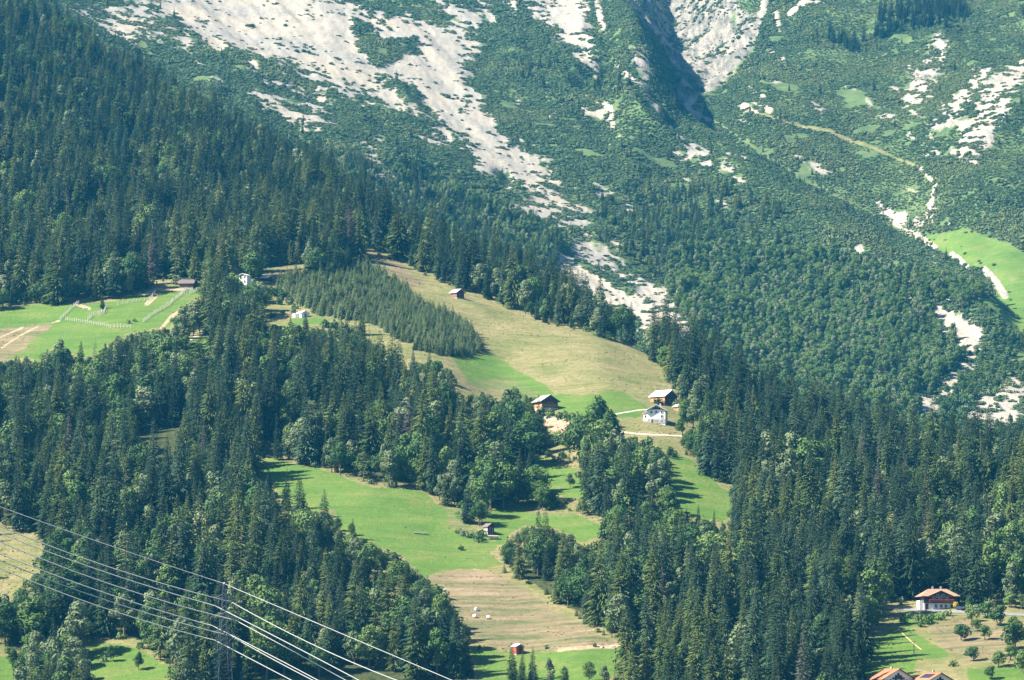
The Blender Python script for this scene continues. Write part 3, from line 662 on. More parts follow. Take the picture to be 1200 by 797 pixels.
# bushes and saplings along the grassy lower edges
x, y = jitter_grid(4.5, 1340, 2500, -60, 1260); z = ground(x, y); pu, pv = project(x, y, z)
m = (layer_of(x, y) == 0) & (sample(ATTR['dry'], x, y) > .6) & (rng.random(len(x)) < .4)
for k in OPEN: m &= ~inside(pu, pv, P[k])
m &= ~inside(pu, pv, PLANT) & ~hides(x, y, z, np.full(len(x), 3.0))
for i in np.nonzero(m)[0]:
    if rng.random() < .3: add('young', x[i], y[i], rng.uniform(2, 4), wide=1.1)
    else: add('bush', x[i], y[i], rng.uniform(1.4, 3.2), wide=rng.uniform(.9, 1.3))
# tussocks and weeds in the dry grass
x, y = jitter_grid(2.6, 1345, 2350, -30, 1230); z = ground(x, y)
wd_ = (sample(ATTR['dry'], x, y) + .35 * sample(ATTR['straw'], x, y) - .75 * sample(ATTR['green'], x, y)) * (.55 + 1.5 * fbm(x / 18, y / 18, 3, 131))
for i in np.nonzero((layer_of(x, y) == 0) & (rng.random(len(x)) < wd_ * .6))[0]: add('tuft', x[i], y[i], .5 * rng.uniform(.3, .85), wide=rng.uniform(.7, 1.3))
# young trees filling the plantation
x, y = jitter_grid(2.75, 1850, 2300, 300, 590); z = ground(x, y); pu, pv = project(x, y, z)
m = inside(pu, pv - 4, PLANT) & (fbm(x / 11, y / 11, 2, 123) > -.27)
for i in np.nonzero(m)[0]: add('young', x[i], y[i], 5.4 * np.clip(rng.normal(1, .24), .5, 1.6) * (1.2 if pu[i] < 420 else 1), var=(2 if rng.random() < .12 else rng.integers(2)))
# hand-placed trees: kind, foot (bearing, sight line), height seen in the photo's pixels
def place(kind, u, v, hpx, var=None, wide=1.0, layer=0):
    p = at(u, v, layer); add(kind, p.x, p.y, hpx * p.y * T / 600, var, 1, wide)
for a in [('spruce',94,432,34,0,1.15),('larch',110,426,32,0,1),('broadleaf',68,440,42,3,1),('spruce',82,432,16,0,1),('broadleaf',122,420,18,3,.8),('spruce',316,584,40,0,.9),('spruce',335,598,50,1,.95),
          ('spruce',352,608,54,0,1.2),('spruce',379,636,64,2,1.15),('spruce',415,644,38,0,.9),('spruce',423,393,32,4,1.3),('broadleaf',412,628,16,1,1),
          ('spruce',368,326,26,0,1.1),('spruce',377,329,30,4,1.1),('spruce',386,330,33,0,1.1),('spruce',394,328,34,1,1.2),('spruce',402,325,34,2,1.2),('spruce',409,322,33,0,1.2),('spruce',399,329,26,0,1.1),('broadleaf',390,328,22,0,1),
          ('broadleaf',703,532,70,0,1.0),('broadleaf',690,538,50,1,1),('broadleaf',716,536,58,0,1),('broadleaf',603,492,40,1,1),('broadleaf',590,500,34,0,1),('broadleaf',617,492,30,2,1),
          ('spruce',601,800,48,0,1),('spruce',612,802,42,1,1),('spruce',624,800,44,2,.9),('broadleaf',645,806,34,3,1),('spruce',735,800,62,0,1.0),('broadleaf',690,800,26,1,1),('broadleaf',708,803,24,4,1),('broadleaf',660,806,26,0,1),
          ('spruce',548,613,50,2,1.2),('broadleaf',560,606,46,1,1.1),('broadleaf',575,598,60,0,1.1),('broadleaf',590,597,58,1,1.1),('broadleaf',618,594,36,0,1.1),('broadleaf',632,596,34,1,1.1),('broadleaf',668,572,18,4,1.3),
          ('spruce',806,626,34,1,.8),('spruce',818,626,36,0,.8),('spruce',836,626,30,0,.8),('broadleaf',247,335,26,4,1.3),('spruce',152,344,28,4,1.1),('spruce',120,362,18,0,1.2),('spruce',292,330,40,0,1.1),
          ('spruce',272,332,36,4,1),('broadleaf',226,385,22,3,1),('spruce',212,380,24,0,1.3),('spruce',233,384,38,0,1.1),('spruce',248,392,36,1,1.1),('broadleaf',304,378,20,3,1.1),('spruce',358,392,30,0,1.1),('spruce',340,394,24,2,1.1),
          ('larch',330,311,30,1,1),('larch',340,311,33,0,.9),('larch',350,310,32,2,.9),('larch',360,310,34,1,.9),('larch',370,309,35,0,.9),('larch',378,307,33,2,.9),('larch',322,312,28,0,.9),
          ('broadleaf',805,500,34,1,1),('broadleaf',812,506,40,4,1),('broadleaf',800,515,36,2,1),('broadleaf',822,490,34,1,1),('broadleaf',812,470,34,3,1),('broadleaf',797,463,24,3,1),('spruce',772,415,34,0,1.1),
          ('broadleaf',58,790,44,4,.8),('broadleaf',130,775,20,0,1),('broadleaf',162,785,22,0,1),('broadleaf',16,782,22,0,1.3),('broadleaf',37,790,22,0,1.3)]: place(*a)
for (u, v, s, var) in [(1126,750,17,1),(1145,740,16,0),(1154,750,19,2),(1141,774,18,1),(1170,782,22,0),(1184,774,19,2),(1162,796,18,1),(1139,729,20,0),(1158,724,19,1),(1173,733,28,1),(1189,742,24,0),(1190,762,28,1),(1198,756,24,2),(1200,790,26,0),(1150,705,14,0),(1164,708,16,1),(1185,712,22,2),(1197,714,20,1),(1172,700,18,0)]:
    place('orchard', u, v, s * random.uniform(.85, 1.25), var, random.uniform(.95, 1.45))
for (u, v, s) in [(1066,725,8),(1075,728,9),(1087,731,10),(1092,726,7),(1101,727,8),(1110,722,7),(1058,731,8),(1080,735,7),(545,628,7),(552,631,8),(560,632,8),(538,625,6),(566,628,8),(562,635,8),(314,352,7),(322,347,10),(330,352,11),(337,357,9),(308,357,7),(326,357,7),(345,362,6),
                  (318,372,6),(332,368,5),(380,384,9),(392,386,10),(404,388,9),(412,390,8),(425,398,6),(420,387,5),(345,368,7),(655,492,8),(662,490,8),(672,492,9),(645,487,8),(635,486,8),(150,379,4),(157,377,4),(762,492,5),(757,490,4),(437,303,4),(432,305,4),(445,300,4),
                  (1117,781,7),(695,758,5),(640,760,4),(665,493,8),(640,512,9),(120,776,7),(770,474,8),(793,478,9),(760,525,12),(744,520,9),(540,645,6)]:
    place('bush', u, v, s * 1.1)
# ---- the far mountain: trees low on it, dwarf pine above
BL = [(790,300),(900,290),(1000,305),(1100,330),(1165,345),(1112,375),(1125,430),(1085,478),(1090,560),(840,470),(800,405),(780,340)]
CF = [(690,240),(760,225),(860,215),(910,240),(930,290),(800,320),(812,395),(770,330),(720,292)]
LM = [(400,190),(480,203),(560,238),(650,272),(665,300),(655,335),(560,310),(430,262)]
RC = [(955,45),(1060,5),(1120,-5),(1140,30),(1060,38),(1000,62)]
MC = [(600,70),(690,80),(790,110),(800,130),(700,118),(610,100)]
EB = [(1095,400),(1150,375),(1260,400),(1260,560),(1060,560),(1085,490)]
x, y = jitter_grid(6.6, 2350, 4700, -40, 1240)
L = layer_of(x, y); far_ = L > 0; x, y, L = x[far_], y[far_], L[far_]; z = ground(x, y); pu, pv = project(x, y, z)
sc_ = sample(ATTR['scree'], x, y); rk = sample(ATTR['rock'], x, y); gr = sample(ATTR['green'], x, y)
rnd = rng.random(len(x)); r2 = rng.random(len(x))
base_ok = (sc_ < .35) & (rk < .3) & (gr < .2) & (pv > -30)
def reg(poly, ly): return inside(pu, pv, poly) & (L == ly) & base_ok
clump = fbm(x / 60, y / 60, 3, 55)
sel = {}
m = reg(BL, 1)
for i in np.nonzero(m)[0]: add('broadleaf', x[i], y[i], rng.uniform(7.5, 14), var=[0, 1, 1, 2, 3, 4, 2, 1][rng.integers(8)], wide=rng.uniform(.95, 1.25)) if rnd[i] < .9 else add('spruce', x[i], y[i], rng.uniform(9, 15))
m = reg(CF, 1) & ~inside(pu, pv, BL)
for i in np.nonzero(m & (rnd < .35 + clump * .5))[0]: add('spruce' if r2[i] < .8 else 'broadleaf', x[i], y[i], rng.uniform(9, 17) if r2[i] < .8 else 9, var=int(rng.integers(2, 6)) if r2[i] < .8 else 1)
m = reg(LM, 1)
for i in np.nonzero(m & (rnd < .85))[0]: add('spruce' if r2[i] < .42 + clump[i] * .5 else 'broadleaf', x[i], y[i], rng.uniform(13, 22) if r2[i] < .42 + clump[i] * .5 else rng.uniform(10, 14))
m = reg(RC, 2)
for i in np.nonzero(m & (rnd < .34 + clump))[0]: add('spruce', x[i], y[i], rng.uniform(14, 24), var=int(rng.choice([0, 1, 6])))
m = reg(MC, 1)
for i in np.nonzero(m & (rnd < .12))[0]: add('spruce', x[i], y[i], rng.uniform(8, 17))
m = reg(EB, 1) | reg(EB, 2)
for i in np.nonzero(m & (rnd < .7))[0]: add('broadleaf', x[i], y[i], rng.uniform(5, 9), var=int(rng.integers(0, 3)), wide=1.15)
m = base_ok & (rnd < .012 + .03 * (pv > 150)) & (L == 1) | base_ok & (rnd < .02) & (L == 2)
for i in np.nonzero(m)[0]: add('spruce', x[i], y[i], rng.uniform(6, 13), var=int(rng.integers(2, 6)))
# dwarf pine
x, y = jitter_grid(2.5, 2450, 4720, -60, 1260)
L = layer_of(x, y); far_ = L > 0; x, y, L = x[far_], y[far_], L[far_]; z = ground(x, y); pu, pv = project(x, y, z)
ang = (pv > -25) & (pv < 560)
x, y, L, z, pu, pv = [a[ang] for a in (x, y, L, z, pu, pv)]
sc_ = sample(ATTR['scree'], x, y); rk = sample(ATTR['rock'], x, y); gr = sample(ATTR['green'], x, y); dr = sample(ATTR['dry'], x, y)
pat = fbm(x / 9, y / 9, 3, 88) + .35 * fbm(x / 45, y / 45, 2, 89)
p_ok = sc_ + pat * .95 < .48
p_ok |= (sc_ >= .5) & (rng.random(len(x)) < .08) & (fbm(x / 22, y / 22, 2, 99) > .30)
p_ok &= ~((rk > .35) & (pat > -.20)) & ~((gr > .4) & (rng.random(len(x)) > .02)) & ~((dr > .4) & (rng.random(len(x)) > .06))
p_ok &= (fbm(x / 34, y / 34, 3, 44) > np.where(L == 2, -.43, -.47)) & (rng.random(len(x)) > .04)
pz = np.exp(rng.normal(-.05, .3, len(x))) * (1 + fbm(x / 50, y / 50, 3, 14)); pw = rng.uniform(.75, 1.35, len(x)) / np.sqrt(np.clip(pz, .4, 3))
ptone = fbm(x / 70, y / 70, 3, 41) * 1.6 + rng.normal(.12, .25, len(x)) + .36 * (L == 2)  # far slope gets more pale pines, standing in for stronger sunlight on it
for i in np.nonzero(p_ok)[0]: add('pine', x[i], y[i], 1.25 * pz[i], var=int(rng.integers(3)) if ptone[i] < .5 else int(rng.integers(3, 5)), wide=pw[i])

# ------------------------------------------------------------------ which trees show largest
FULL = {'spruce': 300, 'broadleaf': 300, 'larch': 260, 'young': 300, 'bush': 300, 'orchard': 300, 'pine': 0, 'tuft': 0}
rows = []
for k in K:
    if FULL[k] == 0: continue
    for i, r_ in enumerate(TREES[k]): rows.append((r_[1], k, i))
rows.sort()
zb = np.zeros((400, 600), bool); score = {k: np.zeros(len(TREES[k])) for k in K}
for y_, k, i in rows:
    x_, _, z_, h_, var, rot, fx_, wd = TREES[k][i]
    u0, v0 = project(x_, y_, z_); u1, v1 = project(x_, y_, z_ + h_)
    hw = {'spruce': .15, 'larch': .16, 'broadleaf': .31, 'young': .2, 'bush': .8, 'orchard': .5}[k] * (v0 - v1) * wd
    cnt = 0
    for vv in range(max(0, int(v1 / 2)), min(400, int(v0 / 2) + 1)):
        tt = (vv * 2 - v1) / max(v0 - v1, 1e-3)
        ww = hw * (min(1, max(tt, .05)) if k in ('spruce', 'larch', 'young') else min(1, math.sqrt(max(0, 1 - (2 * tt - .9) ** 2)) + .1))
        a, b_ = int((u0 - ww) / 2), int((u0 + ww) / 2) + 1
        a, b_ = max(a, 0), min(b_, 600)
        if b_ > a:
            seg = zb[vv, a:b_]; cnt += (b_ - a) - int(seg.sum()); seg[:] = True
    score[k][i] = cnt
# landmarks for the labels
LM_ = [(262,740,'the lattice power pylon'),(150,370,'the fenced pasture'),(642,472,'the orange-sided barn'),(768,487,'the white gabled house'),(785,466,'the white-roofed barn'),(538,344,'the dry hillside hut'),
       (284,325,'the forest house'),(430,340,'the plantation'),(574,624,'the small field hut'),(430,600,'the large middle meadow'),(600,715,'the brown mown field'),(650,560,'the upper green field'),
       (640,615,'the curved green field'),(825,570,'the right-hand green meadow'),(1102,703,'the red-balcony chalet'),(1150,755,'the orchard slope'),(30,655,'the tan corner field'),(150,775,'the bottom-left green clearing'),
       (608,760,'the red shed'),(105,150,'the upper left forest gap'),(95,270,'the stony forest clearing'),(358,367,'the tiny white hut'),(226,333,'the brown pasture hut'),(730,350,'the lower white scree'),(500,110,'the big white scree'),
       (440,300,'the crest of the dry hillside'),(900,600,'the dark right-hand forest'),(1000,500,'the gorge forest crest'),(960,400,'the pale broadleaf slope'),(1115,430,'the gorge stream bed'),(330,200,'the upper left forest crest')]
ORD = ['', 'second ', 'third ', 'fourth ', 'fifth ', 'sixth ', 'seventh ', 'eighth ', 'ninth ', 'tenth ', 'eleventh ', 'twelfth ']
def where(u, v):
    d = [((u - a) ** 2 + ((v - b_) * 1.2) ** 2, a, b_, n) for a, b_, n in LM_]
    _, a, b_, n = min(d); dx, dy = u - a, v - b_; dist = math.hypot(dx, dy)
    side = ('above' if dy < 0 else 'below') if abs(dy) > abs(dx) else ('left of' if dx < 0 else 'right of')
    diag = ''
    if .45 < abs(dx) / (abs(dy) + 1e-3) < 2.2: side = ('up-' if dy < 0 else 'down-') + ('left of' if dx < 0 else 'right of')
    return ('just ' if dist < 26 else 'well ' if dist > 70 else '') + side, n
NAME = {'spruce': ('spruce_tree', 'spruce'), 'larch': ('larch_tree', 'larch'), 'broadleaf': ('broadleaf_tree', 'broadleaf tree'), 'young': ('young_spruce', 'young spruce'), 'bush': ('leafy_bush', 'bush'), 'orchard': ('orchard_tree', 'orchard tree')}
GROUP = {'spruce': 'spruces of the mountain forest', 'larch': 'larches among the spruces', 'broadleaf': 'broadleaf trees on the slopes', 'young': 'young spruces of the plantation', 'bush': 'bushes on the meadow edges', 'orchard': 'orchard trees below the chalet'}
SINGLE = {}
REST = {k: [] for k in K}
protos = {k: [None] * len(K[k]) for k in K}
pend = []
for k in K:
    rws = TREES[k]
    order = sorted(range(len(rws)), key=lambda i: -score[k][i] - 1e4 * rws[i][6]) if FULL[k] else []
    chosen = set(i for i in order[:FULL[k]] if score[k][i] > 1)
    for i, r_ in enumerate(rws):
        if i in chosen: pend.append((k, r_))
        else: REST[k].append(r_)
labs = {}
for n_, (k, r_) in enumerate(pend):
    x_, y_, z_, h_, var, rot, fx_, wd = r_
    u, v = project(x_, y_, z_ + h_ * .6)
    hm_ = K[k][0][2] * (.9 if k in ('spruce', 'larch') else 1)
    size = 'tall ' if h_ > hm_ * 1.12 else 'small ' if h_ < hm_ * .8 else ''
    rel, lm = where(float(u), float(v))
    labs.setdefault(f"{size}{K[k][var][3]} {NAME[k][1]} {rel} {lm}", []).append((float(u), float(v), n_))
final = {}
for lb, mem in labs.items():
    if len(mem) == 1: final[mem[0][2]] = lb[0].upper() + lb[1:]; continue
    mem.sort(); n = len(mem)
    for q, (_, _, n_) in enumerate(mem):
        if q == 0: e = 'leftmost'
        elif q == n - 1: e = 'rightmost'
        elif q < n / 2: e = (ORD[q] if q < 12 else f'{q + 1}th ') + 'from left'
        else: e = (ORD[n - 1 - q] if n - 1 - q < 12 else f'{n - q}th ') + 'from right'
        final[n_] = lb[0].upper() + lb[1:] + ', ' + e
for n_, (k, r_) in enumerate(pend):
    x_, y_, z_, h_, var, rot, fx_, wd = r_
    cm, tm, H0, tone = K[k][var]; s = h_ / H0
    nm, cat = NAME[k]
    scl = (s * wd, s * wd, s)
    if tm is None:
        o = obj(nm, cm, None, (x_, y_, z_ - .15), (0, 0, rot), scl)
    else:
        o = obj(nm, None, None, (x_, y_, z_ - .15), (.045 * math.sin(x_ * 7.1), .045 * math.cos(y_ * 5.3), rot), scl); o.empty_display_size = 2
        obj('crown', cm, o); obj('trunk', tm, o)
    tag(o, final[n_], 'tree' if k != 'bush' else 'bush', GROUP[k])
# ------------------------------------------------------------------ the rest of each kind as one mass
def mass(name, label, cat, kind):
    rws = REST[kind]
    if not rws: return
    coll = bpy.data.collections.new(name + '_models')
    for i, (cm, tm, H0, tone) in enumerate(K[kind]):
        if tm is None: mm = cm
        else:
            bm = bmesh.new(); bm.from_mesh(cm); nf = len(bm.faces); bm.from_mesh(tm)
            bm.faces.ensure_lookup_table()
            for fc in bm.faces[nf:]: fc.material_index = 1
            mm = bpy.data.meshes.new(name + '_model'); bm.to_mesh(mm); bm.free(); mm.materials.append(cm.materials[0]); mm.materials.append(tm.materials[0])
        po = bpy.data.objects.new(f"{name}_model_{i}", mm); coll.objects.link(po)
    me = bpy.data.meshes.new(name); A = np.array(rws, float)
    me.vertices.add(len(A)); co = A[:, :3].copy(); co[:, 2] -= .15
    me.vertices.foreach_set('co', co.astype(np.float32).ravel())
    H0 = np.array([q[2] for q in K[kind]])[A[:, 4].astype(int)]; s = A[:, 3] / H0
    for nm, ty, key, val in (('rotz', 'FLOAT_VECTOR', 'vector', np.stack([.045 * np.sin(A[:, 0] * 7.1), .045 * np.cos(A[:, 1] * 5.3), A[:, 5]], 1)), ('size', 'FLOAT_VECTOR', 'vector', np.stack([s * A[:, 7], s * A[:, 7], s], 1)), ('pick', 'INT', 'value', A[:, 4].astype(np.int32))):
        q = me.attributes.new(nm, ty, 'POINT'); q.data.foreach_set(key, val.astype(np.int32 if ty == 'INT' else np.float32).ravel())
    o = obj(name, me); o['kind'] = 'stuff'; o['label'] = label
    ng = bpy.data.node_groups.new(name, 'GeometryNodeTree')
    ng.interface.new_socket('Geometry', in_out='INPUT', socket_type='NodeSocketGeometry'); ng.interface.new_socket('Geometry', in_out='OUTPUT', socket_type='NodeSocketGeometry')
    gi, go = ng.nodes.new('NodeGroupInput'), ng.nodes.new('NodeGroupOutput')
    ip = ng.nodes.new('GeometryNodeInstanceOnPoints'); ci = ng.nodes.new('GeometryNodeCollectionInfo')
    ci.inputs['Collection'].default_value = coll; ci.inputs['Separate Children'].default_value = True; ci.inputs['Reset Children'].default_value = True
    def na(nm, ty):
        q = ng.nodes.new('GeometryNodeInputNamedAttribute'); q.data_type = ty; q.inputs[0].default_value = nm; return q.outputs[0]
    lk = ng.links.new
    lk(gi.outputs[0], ip.inputs['Points']); lk(ci.outputs[0], ip.inputs['Instance']); ip.inputs['Pick Instance'].default_value = True
    lk(na('pick', 'INT'), ip.inputs['Instance Index']); lk(na('size', 'FLOAT_VECTOR'), ip.inputs['Scale'])
    er = ng.nodes.new('FunctionNodeEulerToRotation'); lk(na('rotz', 'FLOAT_VECTOR'), er.inputs[0]); lk(er.outputs[0], ip.inputs['Rotation'])
    lk(ip.outputs[0], go.inputs[0])
    md = o.modifiers.new('spread', 'NODES'); md.node_group = ng
    return o
mass('spruce_forest', 'dense dark spruce forest covering the slopes', 'forest', 'spruce')
mass('broadleaf_woodland', 'rounded broadleaf woodland on the slopes and by the gorge', 'woodland', 'broadleaf')
mass('larch_woodland', 'pale larches mixed into the spruce forest', 'woodland', 'larch')
mass('plantation', 'dense plantation of pale young spruces', 'plantation', 'young')
mass('hillside_bushes', 'small leafy bushes scattered along the meadow edges', 'bushes', 'bush')
mass('tussock_grass', 'tan tussocks and weeds in the dry meadows', 'grass', 'tuft')
mass('dwarf_pine_scrub', 'dark green dwarf pine scrub over the high slopes', 'scrub', 'pine')
print({k: (len(TREES[k]), len(REST[k])) for k in K})

# ------------------------------------------------------------------ materials of built things
M = {'white': simple('white_render', (.78, .77, .74), .8, .06, .8), 'wood': simple('weathered_boards', (.20, .115, .065), .85, .35, 1.2, (4, 4, .3)), 'orange': simple('sunlit_side_boards', (.42, .215, .09), .85, .25, 1.2, (4, 4, .3)),  # the orange boards have the sunlight on the walls put into their colour
     'dark_and_shaded': simple('dark_and_shaded_boards', (.055, .035, .028), .85, .3, 1.2, (4, 4, .3)), 'tin': simple('pale_metal_sheet', (.66, .66, .66), .5, .08, .6), 'grey': simple('grey_shingles', (.30, .285, .28), .85, .2, 2.5), 'tile': simple('orange_roof_tiles', (.30, .125, .065), .8, .25, 2.5),  # first entry: real dark wood, and gables with shade put into the colour
     'brown_tile': simple('faded_tan_tiles', (.27, .17, .12), .8, .2, 2.5), 'purple': simple('brown_grey_shingles', (.13, .10, .105), .85, .25, 2.5), 'stone': simple('stone_plinth', (.38, .36, .33), .9, .25, 1.5), 'red': simple('red_geraniums', (.42, .05, .05), .8, .4, 3.0),
     'redwood': simple('red_boards', (.32, .075, .04), .85, .2, 1.5), 'steel': simple('galvanised_steel', (.11, .12, .13), .5, .15, 1.0), 'cable': simple('bright_aluminium_cable', (.5, .5, .48), .4, .04, 1.0), 'post': simple('pale_split_wood', (.46, .43, .38), .9, .2, 2.0),
     'ceramic': simple('brown_insulator', (.16, .10, .08), .3, .1, 2.0), 'wrap': simple('white_bale_wrap', (.80, .80, .78), .45, .05, 1.0), 'hay': simple('hay', (.38, .30, .16), .95, .3, 3.0), 'gravel': simple('pale_gravel', (.36, .32, .255), .95, .2, .6), 'asphalt': simple('worn_asphalt', (.17, .17, .17), .9, .2, .6),
     'car': simple('dark_blue_paint', (.03, .05, .09), .3, .1, 1), 'carw': simple('white_paint', (.7, .7, .7), .3, .05, 1), 'rubber': simple('rubber', (.02, .02, .02), .8, .1, 1), 'dead': simple('dead_wood', (.42, .37, .31), .9, .25, 2.0), 'panel': simple('solar_cells', (.03, .035, .06), .25, .2, 2.0)}
gl, gt_, gb = material('window_glass', .12); gb.inputs['Base Color'].default_value = (.02, .03, .04, 1); gb.inputs['Specular IOR Level'].default_value = .6; M['glass'] = gl

def empty(name, p, rz=0.0): 
    o = obj(name, None, None, p, (0, 0, rz)); o.empty_display_size = 2; return o
def opening(parent, x, yf, z, w_, h_, name='window', side='front', frame='white'):
    """a framed opening set in a wall plane: side front (y = yf) or left/right (x = yf)"""
    fm, pm = MB(), MB(); t_ = .12
    if side == 'front':
        fm.box((x, yf - .05, z + h_ / 2 + .06), (w_ + .3, .14, .12)).box((x, yf - .05, z - h_ / 2 - .06), (w_ + .3, .18, .12)).box((x - w_ / 2 - .07, yf - .05, z), (.14, .14, h_)).box((x + w_ / 2 + .07, yf - .05, z), (.14, .14, h_))
        pm.box((x, yf - .02, z), (w_, .08, h_))
    else:
        s_ = -1 if side == 'left' else 1
        fm.box((yf + s_ * .05, x, z + h_ / 2 + .06), (.14, w_ + .3, .12)).box((yf + s_ * .05, x, z - h_ / 2 - .06), (.18, w_ + .3, .12)).box((yf + s_ * .05, x - w_ / 2 - .07, z), (.14, .14, h_)).box((yf + s_ * .05, x + w_ / 2 + .07, z), (.14, .14, h_))
        pm.box((yf + s_ * .02, x, z), (.08, w_, h_))
    f = fm.build(name, M[frame], parent)
    pm.build('pane' if name == 'window' else 'door_leaf', M['glass'] if name == 'window' else M['dark_and_shaded'], f)
def gable_body(mb, W, L, He, Hr, z0):
    b_ = len(mb.v)
    for yy in (-L / 2, L / 2):
        mb.v += [(-W / 2, yy, z0), (W / 2, yy, z0), (W / 2, yy, He), (0, yy, Hr), (-W / 2, yy, He)]
    mb.f += [tuple(b_ + i for i in (0, 1, 2, 3, 4)), tuple(b_ + i for i in (9, 8, 7, 6, 5)), (b_ + 1, b_ + 6, b_ + 7, b_ + 2), (b_ + 5, b_ + 0, b_ + 4, b_ + 9), (b_ + 2, b_ + 7, b_ + 8, b_ + 3), (b_ + 4, b_ + 3, b_ + 8, b_ + 9)]
    return mb
def roof_slopes(parent, W, L, He, Hr, over, mat, thick=.22, y0=0.0):
    sl_ = (Hr - He) / (W / 2)
    for s_ in (-1, 1):
        xo = s_ * (W / 2 + over); zo = He - sl_ * over + .08
        pts = [(0, y0 - L / 2 - over, Hr + .1), (0, y0 + L / 2 + over, Hr + .1), (xo, y0 + L / 2 + over, zo + .02), (xo, y0 - L / 2 - over, zo + .02)]
        if s_ < 0: pts = pts
        else: pts = pts[::-1]
        pts = [(p[0] + s_ * .005, p[1], p[2] + thick * .5) for p in pts]
        MB().slab(pts, thick).build('roof_slope', mat, parent)
    MB().box((0, y0, Hr + .1 + thick * .62), (.35, L + 2 * over + .02, .12)).build('ridge_cap', mat, parent)
def boards(parent, W, He, Hr, yf, mat, n=None, z0=0.0):
    """upright boards over a front gable, each a piece with its own gap"""
    n = n or int(W / .9); bw = W / n
    for i in range(n):
        xc = -W / 2 + (i + .5) * bw; h1 = Hr - (Hr - He) * abs(xc) / (W / 2) - .25 - (Hr - He) / W * bw
        o = MB().box((xc, yf - .05 - .015 * (i % 2), (z0 + h1) / 2), (bw - .07, .08, h1 - z0)).build('board', mat, parent)
def side_boards(parent, L, H, xf, mat, z0=0.0):
    n = int(L / .9); bw = L / n; s_ = -1 if xf < 0 else 1
    base = None
    for i in range(n):
        m_ = MB().box((xf + s_ * (.05 + .015 * (i % 2)), -L / 2 + (i + .5) * bw, (z0 + H) / 2), (.08, bw - .07, H - z0)); m_.build('board', mat, parent)
def seat(u, v, W, L, rz, layer=0):
    """where a building stands: its front foot is at the given bearing and sight line"""
    p = at(u, v, layer); c = Vector((-math.sin(rz), math.cos(rz), 0)) * L / 2
    return Vector((p.x + c.x * .8, p.y + c.y * .8 + W * .15, p.z + .1))
def barn(name, label, cat, u, v, W, L, He, Hr, deg, side, front, roof, over=.7, plinth=1.2, door=True, front_h=None):  # where front boards are darker than the sides, gable shade is painted in
    rz = R(deg); o = empty(name, seat(u, v, W, L, rz), rz); tag(o, label, cat)
    gable_body(MB(), W - .2, L - .2, He, Hr, plinth).build('wall', M[front], o)
    MB().box((0, 0, plinth / 2 - 2), (W - .05, L - .05, plinth + 4)).build('plinth', M['stone'], o)
    boards(o, W - .3, He, Hr, -L / 2 + .1, M[front], z0=plinth + .05); side_boards(o, L - .4, He - .05, -W / 2 + .1, M[side], plinth + .05); side_boards(o, L - .4, He - .05, W / 2 - .1, M[side], plinth + .05)
    roof_slopes(o, W, L, He, Hr, over, M[roof])
    if door: opening(o, 0, -L / 2 - .05, plinth + 1.3, min(2.4, W * .35), 2.4, 'door', frame=side)
    return o
b1 = barn('barn', 'Weathered barn with sunlit orange left wall, reddish lower boards and grey roof above the bushes', 'barn', 643.5, 482, 8.4, 9.5, 5.0, 7.6, 24, 'orange', 'dark_and_shaded', 'grey', 1.0, 1.6)  # sunlit side and shaded gable put into the board colours
for i in range(8): MB().box((-3.6 + i * 1.03, -5.08, 2.7), (.95, .1, 1.5)).build('balcony_board', M['wood'], b1)
barn('barn', 'White-roofed barn with sunlit brown long wall behind the white house', 'barn', 785, 475.5, 9.0, 9.5, 4.6, 7.4, 47, 'orange', 'dark_and_shaded', 'tin', .6, .3, True)  # long wall coloured as lit, gable boards coloured as in shade
barn('shed', 'Low brown shed with pale flat-looking roof right of the white-roofed barn', 'shed', 800, 483, 4.0, 4.6, 2.6, 3.6, 50, 'orange', 'dark_and_shaded', 'grey', .5, .2, False)  # orange boards paint the lit wall, dark boards the shaded end
barn('hay_hut', 'Lone dark hay hut standing on the dry hillside meadow', 'hut', 539, 350, 5.4, 5.8, 3.4, 5.2, 42, 'wood', 'dark_and_shaded', 'grey', .6, .4)
barn('pasture_hut', 'Brown hut with wide dark roof at the top of the fenced pasture', 'hut', 226, 338.5, 6.0, 8.0, 2.9, 5.0, 82, 'wood', 'dark_and_shaded', 'purple', .6, .4, False)
barn('shed', 'Small dark shed with bluish roof on the bright grass patch above the plantation', 'shed', 316, 331, 4.6, 5.4, 2.4, 3.6, 62, 'dark_and_shaded', 'dark_and_shaded', 'tin', .5, .3, False)
fh = barn('field_hut', 'Small narrow field hut with steep grey roof beside the spruce and scrub', 'hut', 575, 627, 3.4, 3.4, 3.4, 4.6, 36, 'post', 'dark_and_shaded', 'purple', .45, .3)
barn('red_shed', 'Red wooden shed with pale roof half hidden behind spruces below the mown field', 'shed', 609, 767, 3.4, 3.4, 2.8, 3.6, 32, 'redwood', 'redwood', 'tin', .3, .1)
# low open shelter in front of the field hut
p = at(578, 632); o = empty('woodpile_shelter', p, R(8)); tag(o, 'Low pale-roofed woodpile shelter in front of the small field hut', 'shelter')
MB().slab([(-2.1, -1, 1.35), (2.1, -1, 1.35), (2.1, 1, 1.6), (-2.1, 1, 1.6)], .12).build('roof', M['post'], o)
for sx in (-1.9, 1.9):
    for sy in (-.85, .85): MB().box((sx, sy, .45), (.14, .14, 1.7)).build('post', M['wood'], o)
for i in range(7):
    for k in range(3): MB().tube([(-1.6 + i * .53, -.7, .22 + k * .36), (-1.6 + i * .53, .7, .22 + k * .36)], .17, 6).build('log', M['dead'], o)
